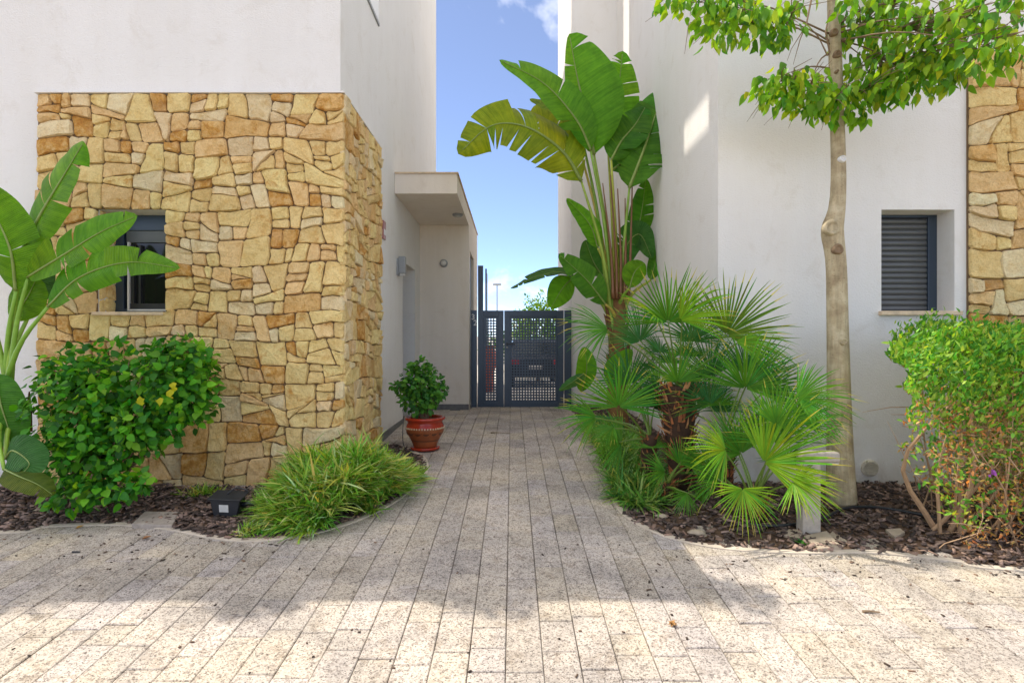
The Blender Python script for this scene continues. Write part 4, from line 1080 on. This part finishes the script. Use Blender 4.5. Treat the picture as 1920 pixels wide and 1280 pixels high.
# purple flower in it
mb = MB(); c_ = P(1863, 887, 4.35)
for k in range(7): mb.box((-.008, -.004, -.008), (.008, .004, .008), M=Matrix.Translation(c_+rv(.012)))
mb.build('flower', simple('purple_petal', (.35, .08, .4), .6), hd)

# ------------------------------------------------------------------ grasses
def blades(name, cx, cy, rx, ry, n, ln, hgt, cols, label, cat, parent=None, poly=None, kind=None, wdt=.0085, mound=.0, lean=.8):
    st = [(0, 1), (.35, .9), (.7, .6), (1, .02)]; pr = []; bv = []; bf = []
    for t_, w_ in st: bv += [(t_, w_, -.45*t_*t_), (t_, -w_, -.45*t_*t_)]
    for k in range(3): bf.append((2*k, 2*k+1, 2*k+3, 2*k+2))
    ps, bs, sc, co = [], [], [], []
    while len(ps) < n:
        a = rnd(0, 2*PI); r = math.sqrt(rnd(0, 1)); x = cx+rx*r*math.cos(a); y = cy+ry*r*math.sin(a)
        if poly is not None and not inside(poly, np.array([x]), np.array([y]))[0]: continue
        if x < -1.75 and y > 6.0: continue
        top = hgt*(1-r**2.6)*(1+.16*math.sin(x*9+1)+.12*math.sin(y*13)+.1*math.sin(x*23-y*17)); h0 = rnd(.25, 1)**.6*top; tc_ = vary(random.choice(cols), .22, .12); tl = rnd(*ln)
        lean_t = V((math.cos(a)*r*lean+random.gauss(0, .3), math.sin(a)*r*lean+random.gauss(0, .3), 0))
        for _ in range(9):
            d_ = lean_t+V((random.gauss(0, .55), random.gauss(0, .55), rnd(.25, 1.3))); L = tl*rnd(.6, 1.2)
            ps.append((x+random.gauss(0, .018), y+random.gauss(0, .018), G(y)+h0*rnd(.8, 1))); bs.append(basis(d_, V((0, 0, 1))+rv(.4))); sc.append((L, wdt*rnd(.6, 1.5), L*rnd(.6, 1.4))); co.append(vary(tc_ if random.random() < .7 else random.choice(cols), .18, .08))
    return tag(scatter(name, bv, bf, ps, bs, sc, co, M_grass, parent, False, kind), label, cat)
gcol = [(.22, .44, .04), (.28, .48, .06), (.16, .36, .04), (.38, .50, .10), (.55, .62, .28), (.18, .40, .04), (.48, .50, .12)]
gc = ground_at(640, 960)
og = blades('ornamental_grass', -1.60, 5.34, .62, .60, 14000, (.12, .27), .50, gcol, 'mound of fine striped green grass at the curved corner of the left bed', 'grass', poly=np.array([(x, y) for x, y in left_poly]))
blades('ornamental_grass', -1.22, 5.75, .28, .55, 4200, (.10, .22), .24, gcol, 'smaller tail of striped grass next to the flower pot', 'grass', poly=left_poly)
gcr = [(.14, .32, .05), (.20, .40, .07), (.10, .26, .05), (.30, .44, .14)]
blades('border_grass', 1.25, 7.2, .42, 1.9, 6500, (.12, .30), .12, gcr, 'strip of low green grass along the right edge of the path', 'grass', poly=right_poly)
blades('grass_tuft', P(375, 0, 5.7).x, 5.75, .22, .09, 320, (.06, .14), .03, gcol, 'small bright grass tuft at the foot of the stone wall', 'grass', wdt=.005)
gt = ground_at(470, 1000)
blades('grass_tuft', gt.x, gt.y, .18, .07, 260, (.05, .13), .02, gcol, 'low fern like tuft on the kerb left of the grass mound', 'grass', wdt=.006)
gt = ground_at(1505, 1025)
blades('weed', gt.x, gt.y+.05, .04, .03, 40, (.03, .06), .01, [(.07, .2, .02)], 'tiny green weed at the foot of the post', 'weed', wdt=.008)

# ------------------------------------------------------------------ potted shrub
pc = ground_at(797, 842); pz = pc.z
pot = thing('potted_shrub', pc, 'red and terracotta glazed pot with small leafy shrub on the path', 'potted plant')
MB().lathe([(.001, 0), (.155, 0), (.19, .012), (.195, .035), (.17, .04), (.001, .042)], pc, 40).build('saucer', M_red, pot, smooth=True)
MB().lathe([(.14, .04), (.155, .05), (.165, .09), (.20, .16), (.235, .22), (.25, .265), (.252, .30)], pc, 40).build('pot_body', M_terra, pot, smooth=True)
MB().lathe([(.252, .30), (.245, .335), (.232, .36), (.235, .385), (.262, .40), (.268, .415), (.262, .432), (.24, .435), (.225, .42), (.222, .39)], pc, 40).build('pot_rim', M_red, pot, smooth=True)
MB().lathe([(.001, .395), (.223, .395)], pc, 24).build('soil', M_soil, pot)
mb = MB()
for k in range(44):
    a = 2*PI*k/44; c_ = pc+V((math.cos(a)*.253, math.sin(a)*.253, .318-.02)); mb.box((-.008, -.007, -.010), (.008, .007, .010), M=Matrix.Translation(c_) @ Matrix.Rotation(a, 4, 'Z'))
mb.build('dot_band', M_cream2, pot)
mb = MB()
for k in range(14):
    a0 = 2*PI*k/14
    for j in range(7):
        a1 = a0+(j-3)*.055; a2 = a1+.055; r = .2395
        def q_(a, z, rr): return tuple(pc+V((math.cos(a)*rr, math.sin(a)*rr, z)))
        dz_ = -.028*(1-((j-2.5)/3.5)**2); dz2 = -.028*(1-((j-1.5)/3.5)**2)
        mb.poly([q_(a1, .235+dz_, .2462+dz_*.15*2), q_(a2, .235+dz2, .2462+dz2*.15*2), q_(a2, .238, .2478), q_(a1, .238, .2478)])
mb.build('swag_band', M_brownglaze, pot)
MB().lathe([(.186, .128), (.193, .138), (.194, .142), (.196, .14)], pc, 40).build('lower_band', M_brownglaze, pot)
ctr = P(788, 728, pc.y)
ells = [(ctr, V((.30, .27, .32)), 400), (ctr+V((0, 0, -.14)), V((.28, .25, .2)), 170), (ctr+V((-.30, 0, .03)), V((.12, .12, .06)), 36), (ctr+V((.0, 0, .28)), V((.17, .15, .14)), 70), (ctr+V((.26, 0, -.02)), V((.12, .14, .14)), 50)]
pv = [(.06, .21, .03), (.08, .27, .03), (.04, .15, .03), (.12, .32, .04)]
ells = [(a_, b_, int(n_*1.5)) for a_, b_, n_ in ells]
recs = shrub_leaves(ells, (.055, .085), pv, shell=.3)
place_leaves(pot, recs, pv, M_leaf, .36, .10, .18, 300)
br = MB()
for k in range(16):
    e = random.choice(ells); b = e[0]+V((rnd(-.7, .7)*e[1].x, rnd(-.6, .6)*e[1].y, rnd(-.5, .8)*e[1].z)); a = pc+V((rnd(-.03, .03), rnd(-.03, .03), .39))
    br.tube(crom([a, a.lerp(b, .5)+rv(.02), b], 6), [.009-.006*i/5 for i in range(6)], 5)
br.build('stems', M_twig, pot)
tag(MB().tube(crom([ground_at(770, 856)+V((0, 0, .01)), ground_at(758, 845)+V((0, 0, .05)), P(755, 815, 7.6), P(757, 780, 8.0)], 12), .006, 6).build('cable', M_black), 'thin dark cable rising beside the flower pot', 'cable')

# ------------------------------------------------------------------ bollard lamp, floodlight, slabs, hose, litter
bb = ground_at(1521, 1004); bd = bb.y
t = thing('bollard_lamp', bb, 'grey metal bollard lamp with sideways head among the palm fronds', 'bollard')
Mz = Matrix.Translation(bb) @ Matrix.Rotation(math.radians(0), 4, 'Z')
MB().box((-.075, -.01, 0), (.075, .10, .60), M=Mz).build('post', M_steel, t, bevel=.006)
MB().box((-.075, -.02, .603), (.235, .11, .69), M=Mz).build('lamp_head', M_steel, t, bevel=.022, seg=3)
MB().box((.085, -.012, .592), (.22, .10, .602), M=Mz).build('diffuser', M_lampglass, t)
def slab(pts, h, name, label, cat, mat=M_slab, lift=0, tilt=0):
    g3 = [ground_at(*p) for p in pts]; mb = MB(); n = len(g3)
    for z in (-.02, h):
        for i, p in enumerate(g3): mb.v.append((p.x, p.y, p.z+z+lift+tilt*i))
    mb.face(tuple(range(n))[::-1]); mb.face(tuple(range(n, 2*n)))
    for i in range(n): mb.face((i, (i+1) % n, n+(i+1) % n, n+i))
    return tag(mb.build(name, mat, bevel=.004), label, cat)
slab([(1507, 1010), (1534, 1036), (1578, 1032), (1550, 1003)], .028, 'stone_slab', 'pale flat stone slab leaning at the front of the post', 'stone', tilt=.004)
slab([(1468, 1008), (1500, 1016), (1506, 998), (1478, 998)], .03, 'stone_slab', 'small flat stone slab left of the post', 'stone')
slab([(1660, 998), (1678, 1013), (1697, 1003), (1688, 996)], .03, 'stone_slab', 'small grey stone piece lying in mulch under the hedge', 'stone')
slab([(1555, 1005), (1580, 1028), (1590, 1018), (1562, 998)], .018, 'stone_slab', 'narrow stone sliver right of the post', 'stone')
slab([(247, 989), (322, 992), (338, 966), (272, 965)], .035, 'paving_board', 'weathered grey board lying at the kerb of the left bed', 'board', M_wood)
def rock(px_, py_, r, label):
    p = ground_at(px_, py_); mb = MB()
    for i in range(6):
        ph = PI*i/5-PI/2
        for k in range(8):
            th = 2*PI*k/8; e = rnd(.85, 1.15); mb.v.append((p.x+r*1.4*e*math.cos(ph)*math.cos(th), p.y+r*e*math.cos(ph)*math.sin(th), p.z+r*.10+r*.45*math.sin(ph)))
    for i in range(5):
        for k in range(8): k2 = (k+1) % 8; mb.face((i*8+k, i*8+k2, (i+1)*8+k2, (i+1)*8+k))
    tag(mb.build('stone', M_slab, smooth=True), label, 'stone')
rock(1240, 968, .045, 'yellowish pebble on bark chips near the path edge')
rock(1306, 1000, .06, 'flat brown stone half buried beneath the low palm')
rock(70, 958, .05, 'grey stone half buried at far left of the bed')
t0 = ground_at(1430, 992)
hose = crom([ground_at(1395, 985)+V((0, 0, .02)), ground_at(1440, 992)+V((0, 0, .03)), ground_at(1495, 990)+V((0, .0, .04)), ground_at(1545, 978)+V((0, 0, .04)), ground_at(1585, 962)+V((0, 0, .05)), ground_at(1640, 958)+V((0, 0, .04)), ground_at(1700, 965)+V((0, 0, .03)), ground_at(1760, 975)+V((0, 0, .02))], 40)
tag(MB().tube(hose, .012, 8).build('irrigation_hose', M_black, smooth=True), 'black irrigation hose running through the mulch behind the post', 'hose')
fp = ground_at(428, 968)
t = thing('floodlight', fp, 'black floodlight with paper label lying in the left bed', 'floodlight')
Mf = Matrix.Translation(fp+V((0, .02, .02))) @ Matrix.Rotation(math.radians(-8), 4, 'Z') @ Matrix.Rotation(math.radians(18), 4, 'X')
mb = MB(); pv_ = [(-.115, -.06, .0), (.105, -.06, .0), (.105, .10, .0), (-.115, .10, .0), (-.15, -.02, .16), (.15, -.02, .16), (.12, .10, .15), (-.12, .10, .15)]
b0 = 0; mb.v = [tuple(Mf @ V(p)) for p in pv_]
for q_ in ((0,3,2,1),(4,5,6,7),(0,1,5,4),(1,2,6,5),(2,3,7,6),(3,0,4,7)): mb.face(q_)
mb.build('housing', M_black, t, bevel=.008)
MB().box((-.16, -.035, .155), (.16, .12, .168), M=Mf).build('rim', M_black, t, bevel=.004)
MB().poly([tuple(Mf @ V((x_, -.06+.25*z_-.0035, z_))) for x_, z_ in ((-.055, .05), (.035, .05), (.035, .115), (-.055, .115))]).build('paper_label', simple('paper', (.55, .54, .50), .7), t)
MB().tube([Mf @ V((.12, .03, .08)), Mf @ V((.18, .05, .09)), Mf @ V((.30, .08, .035))], [.02, .024, .016], 8).build('bracket', M_black, t, smooth=True)
MB().tube(crom([Mf @ V((-.02, .05, .17)), Mf @ V((.05, .1, .21)), Mf @ V((.14, .12, .17))], 8), .006, 6).build('cable_loop', M_black, t)

# litter
def litter(name, px_, py_, s, col, label, cat='leaf'):
    p = ground_at(px_, py_); mb = MB(); v, f_ = ovate(4, .34, .3, -.25); a = rnd(0, 6.28); Mx = Matrix.Translation(p+V((0, 0, .006))) @ Matrix.Rotation(a, 4, 'Z')
    mb.v = [tuple(Mx @ (V(x)*s)) for x in v]
    for q_ in f_: mb.face(q_, col)
    tag(mb.build(name, M_chip), label, cat)
p = ground_at(1261, 1172); mb = MB()
for k in range(9):
    a = k*.7; v, f_ = ovate(3, .4, .3, .5); Mx = Matrix.Translation(p+V((0, 0, .012))) @ Matrix.Rotation(a, 4, 'Z') @ Matrix.Rotation(rnd(-1.1, -.1), 4, 'Y'); b0 = len(mb.v)
    mb.v += [tuple(Mx @ (V(x)*.026)) for x in v]
    for q_ in f_: mb.face([i+b0 for i in q_], (.42, .22, .07))
tag(mb.build('dry_flower', M_chip), 'small curled brown dry flower lying on the sunny paving', 'dry flower')
litter('fallen_leaf', 265, 1012, .07, (.34, .16, .06), 'reddish fallen leaf on the paving below the board')
litter('fallen_leaf', 142, 992, .06, (.45, .25, .05), 'orange fallen leaf on the kerb under the green shrub')
tw = ground_at(1630, 1148)
tag(MB().tube([tw+V((-.04, 0, .008)), tw+V((.0, .0, .01)), tw+V((.06, -.01, .008))], [.009, .007, .004], 6, ).build('fallen_twig', M_twig), 'short brown twig on sunny paving at right', 'twig')
tw = ground_at(925, 812)
tag(MB().tube([tw+V((-.04, 0, .008)), tw+V((.05, .0, .012)), tw+V((.25, -.04, .008))], [.012, .005, .003], 6).build('fallen_twig', M_twig), 'thin dark twig lying on the path before the gate', 'twig')
tw = ground_at(143, 1036)
tag(MB().tube([tw+V((-.03, 0, .008)), tw+V((.03, .0, .008))], [.008, .006], 6).build('fallen_twig', M_black), 'black twig bit on the shaded paving at left', 'twig')
ps, bs, sc, co = [], [], [], []
for k in range(200):
    r = random.random()
    if r < .35: px_, py_ = rnd(0, 600), 1000+abs(random.gauss(0, 45))
    elif r < .75: px_, py_ = rnd(1200, 1920), 1040+abs(random.gauss(0, 45))
    else: px_, py_ = rnd(0, 1920), rnd(1000, 1270)
    p = ground_at(px_, py_)
    if inside(left_poly, np.array([p.x]), np.array([p.y]))[0] or inside(right_poly, np.array([p.x]), np.array([p.y]))[0]: continue
    ps.append((p.x, p.y, p.z+.004)); a = rnd(0, 2*PI); bs.append(basis((math.cos(a), math.sin(a), 0), (rnd(-.3, .3), rnd(-.3, .3), 1)))
    s_ = rnd(.4, 1.2); sc.append((rnd(.006, .02)*s_, rnd(.004, .008)*s_, .003)); b = random.choice([.03, .05, .10, .2]); co.append((b*1.3, b*.8, b*.5))
bv = [(-1,-.6,-1),(1,-.9,-1),(.9,.7,-1),(-.8,1,-1),(-1,-.6,1),(1,-.9,1),(.9,.7,1),(-.8,1,1)]
tag(scatter('leaf_litter', bv, [(4,5,6,7),(0,1,5,4),(1,2,6,5),(2,3,7,6),(3,0,4,7)], ps, bs, sc, co, M_chip, kind='stuff'), 'dark crumbs of bark and leaf scattered over the paving')

# ------------------------------------------------------------------ beyond the gate
def bush(name, c, r, n, size, cols, label, trunk=True, cat='tree', grp=None):
    t = thing(name, (c.x, c.y, -1.36), label, cat, grp); ps, bs, sc, co = [], [], [], []
    for k in range(n):
        u = rv(1).normalized(); rr = rnd(.5, 1.05)*(1+.15*math.sin(u.x*9+u.z*7)); q_ = c+V((u.x*r.x, u.y*r.y, u.z*r.z))*rr
        if q_.z < -1.3: continue
        ps.append(tuple(q_)); bs.append(basis(u+rv(.6), rv(1))); sc.append(rnd(*size)); co.append(vary(random.choice(cols), .3, .1))
    v, f_ = ovate(3, .3, .1, .1); scatter('foliage', v, f_, ps, bs, sc, co, M_leaf, t, True, 'stuff')
    mb = MB()
    for k in range(5): mb.tube([(c.x, c.y, -1.36), (c.x+rnd(-.1, .1), c.y, -.6), tuple(c+V((rnd(-.6, .6)*r.x, 0, rnd(-.2, .5)*r.z)))], [.05, .035, .01], 6)
    mb.build('trunk', M_twig, t); return t
bush('garden_shrub', V((P(1010, 0, 19).x, 19, .35)), V((.80, .7, 1.15)), 2600, (.08, .14), [(.12, .26, .03), (.08, .2, .02), (.2, .32, .04)], 'round light green shrub whose top shows above the gate', cat='shrub')
bush('garden_shrub', V((P(975, 0, 22).x, 22, .25)), V((.5, .6, 1.05)), 700, (.06, .10), [(.6, .6, .5), (.12, .22, .04)], 'shrub with white blossom just left of the green shrub top', cat='shrub')
bush('garden_shrub', V((P(1000, 0, 26).x, 26, -.1)), V((2.2, .8, .85)), 2500, (.10, .16), [(.04, .12, .02), (.06, .15, .02)], 'dark green shrub row seen through the gate holes', cat='shrub')
tag(MB().box((-9, 34, -1.36), (9, 34.25, .30)).build('garden_wall', M_white, bevel=.01), 'white garden wall far beyond the gate', 'wall')
cx_ = P(1005, 0, 16.6).x; car = thing('parked_car', (cx_, 17.5, -1.355), 'dark parked car behind the gate, glimpsed through its holes', 'car')
prof = [(0, .35), (.02, .85), (.12, .95), (.35, 1.38), (1.5, 1.46), (2.5, .98), (3.6, .85), (3.8, .6), (3.8, .3), (0, .3)]
mb = MB(); hw = .80; n = len(prof)
for s, k_ in ((-1, 1), (1, 1)):
    for (yy, zz) in prof: mb.v.append((cx_+s*(hw-(.12 if zz > 1.1 else 0)), 16.6+yy, -1.36+zz))
mb.face(tuple(range(n))); mb.face(tuple(range(n, 2*n))[::-1])
for i in range(n): mb.face((i, (i+1) % n, n+(i+1) % n, n+i)[::-1])
mb.build('body', M_carp, car, bevel=.05)
MB().poly([(cx_-.58, 16.715, -.35), (cx_+.58, 16.715, -.35), (cx_+.52, 16.90, -.05), (cx_-.52, 16.90, -.05)]).build('rear_window', M_glass, car)
for s in (-1, 1):
    MB().box((cx_+s*.62-.12, 16.57, -.66), (cx_+s*.62+.12, 16.63, -.50)).build('tail_light', M_tail, car, bevel=.01)
    for yy in (17.25, 19.7):
        q_ = cx_+s*.70; mb = MB().tube([(q_-.09, yy, -1.05), (q_+.09, yy, -1.05)], .31, 20); wh = mb.build('wheel', M_tyre, car); MB().tube([(q_-.095, yy, -1.05), (q_+.095, yy, -1.05)], .18, 14).build('rim', M_steel, wh)
MB().box((cx_-.2, 16.56, -.80), (cx_+.2, 16.585, -.70)).build('number_plate', M_whiteplastic, car)
oc = P(917, 0, 15.5); t = thing('terracotta_urn', (oc.x-.02, 15.5, -1.36), 'orange red urn seen through the narrow gate panel', 'urn')
MB().lathe([(.001, 0), (.12, 0), (.14, .3), (.17, .55), (.23, .75), (.25, .95), (.20, 1.12), (.15, 1.18), (.18, 1.22), (.001, 1.2)], (oc.x-.02, 15.5, -1.36), 24).build('urn_body', simple('orange_glaze', (.5, .08, .02), .5), t, smooth=True)
MB().lathe([(.17, 1.20), (.205, 1.21), (.205, 1.24), (.17, 1.25)], (oc.x-.02, 15.5, -1.36), 24).build('urn_rim', M_terra, t, smooth=True)

# unseen planting added on the left roof to make its shadow edge uneven
rt = thing('shadow_planting', (-4.2, 6.4, 4.33), 'made-up shrubs out of view on the left roof, added to break up its shadow edge', 'added plants')
MB().box((-7.5, 6.3, 4.331), (-2.0, 6.7, 4.6)).build('added_planter', M_whiteplastic, rt)
ps, bs, sc, co = [], [], [], []
for (x, r, h) in ((-2.15, .36, .75), (-2.9, .35, .25), (-3.8, .35, .95), (-4.5, .3, .35), (-5.3, .4, 1.0), (-6.0, .4, .3), (-6.9, .5, .9)):
    for k in range(420):
        u = rv(1).normalized()*rnd(.3, 1); ps.append((x+u.x*r, 6.45+u.y*r*.6, 4.55+h*.5+u.z*h*.6)); bs.append(basis(rv(1), rv(1))); sc.append(rnd(.06, .11)); co.append(vary((.06, .17, .02)))
v, f_ = ovate(3, .3, .1, .1); scatter('foliage', v, f_, ps, bs, sc, co, M_leaf, rt, True, 'stuff')

# groups for things of a kind
GR = {'fan_palm': 'fan palms growing in the right bed', 'ornamental_grass': 'mounds of striped grass in the left bed', 'garden_shrub': 'shrubs beyond the gate',
      'stone_slab': 'flat stones lying in the right bed', 'stone': 'loose stones in the beds', 'fallen_leaf': 'fallen leaves on the paving', 'fallen_twig': 'twigs on the paving', 'grass_tuft': 'small grass tufts in the left bed'}
for o in list(COL.objects):
    k_ = o.name.split('.')[0]
    if o.parent is None and k_ in GR and 'group' not in o: o['group'] = GR[k_]
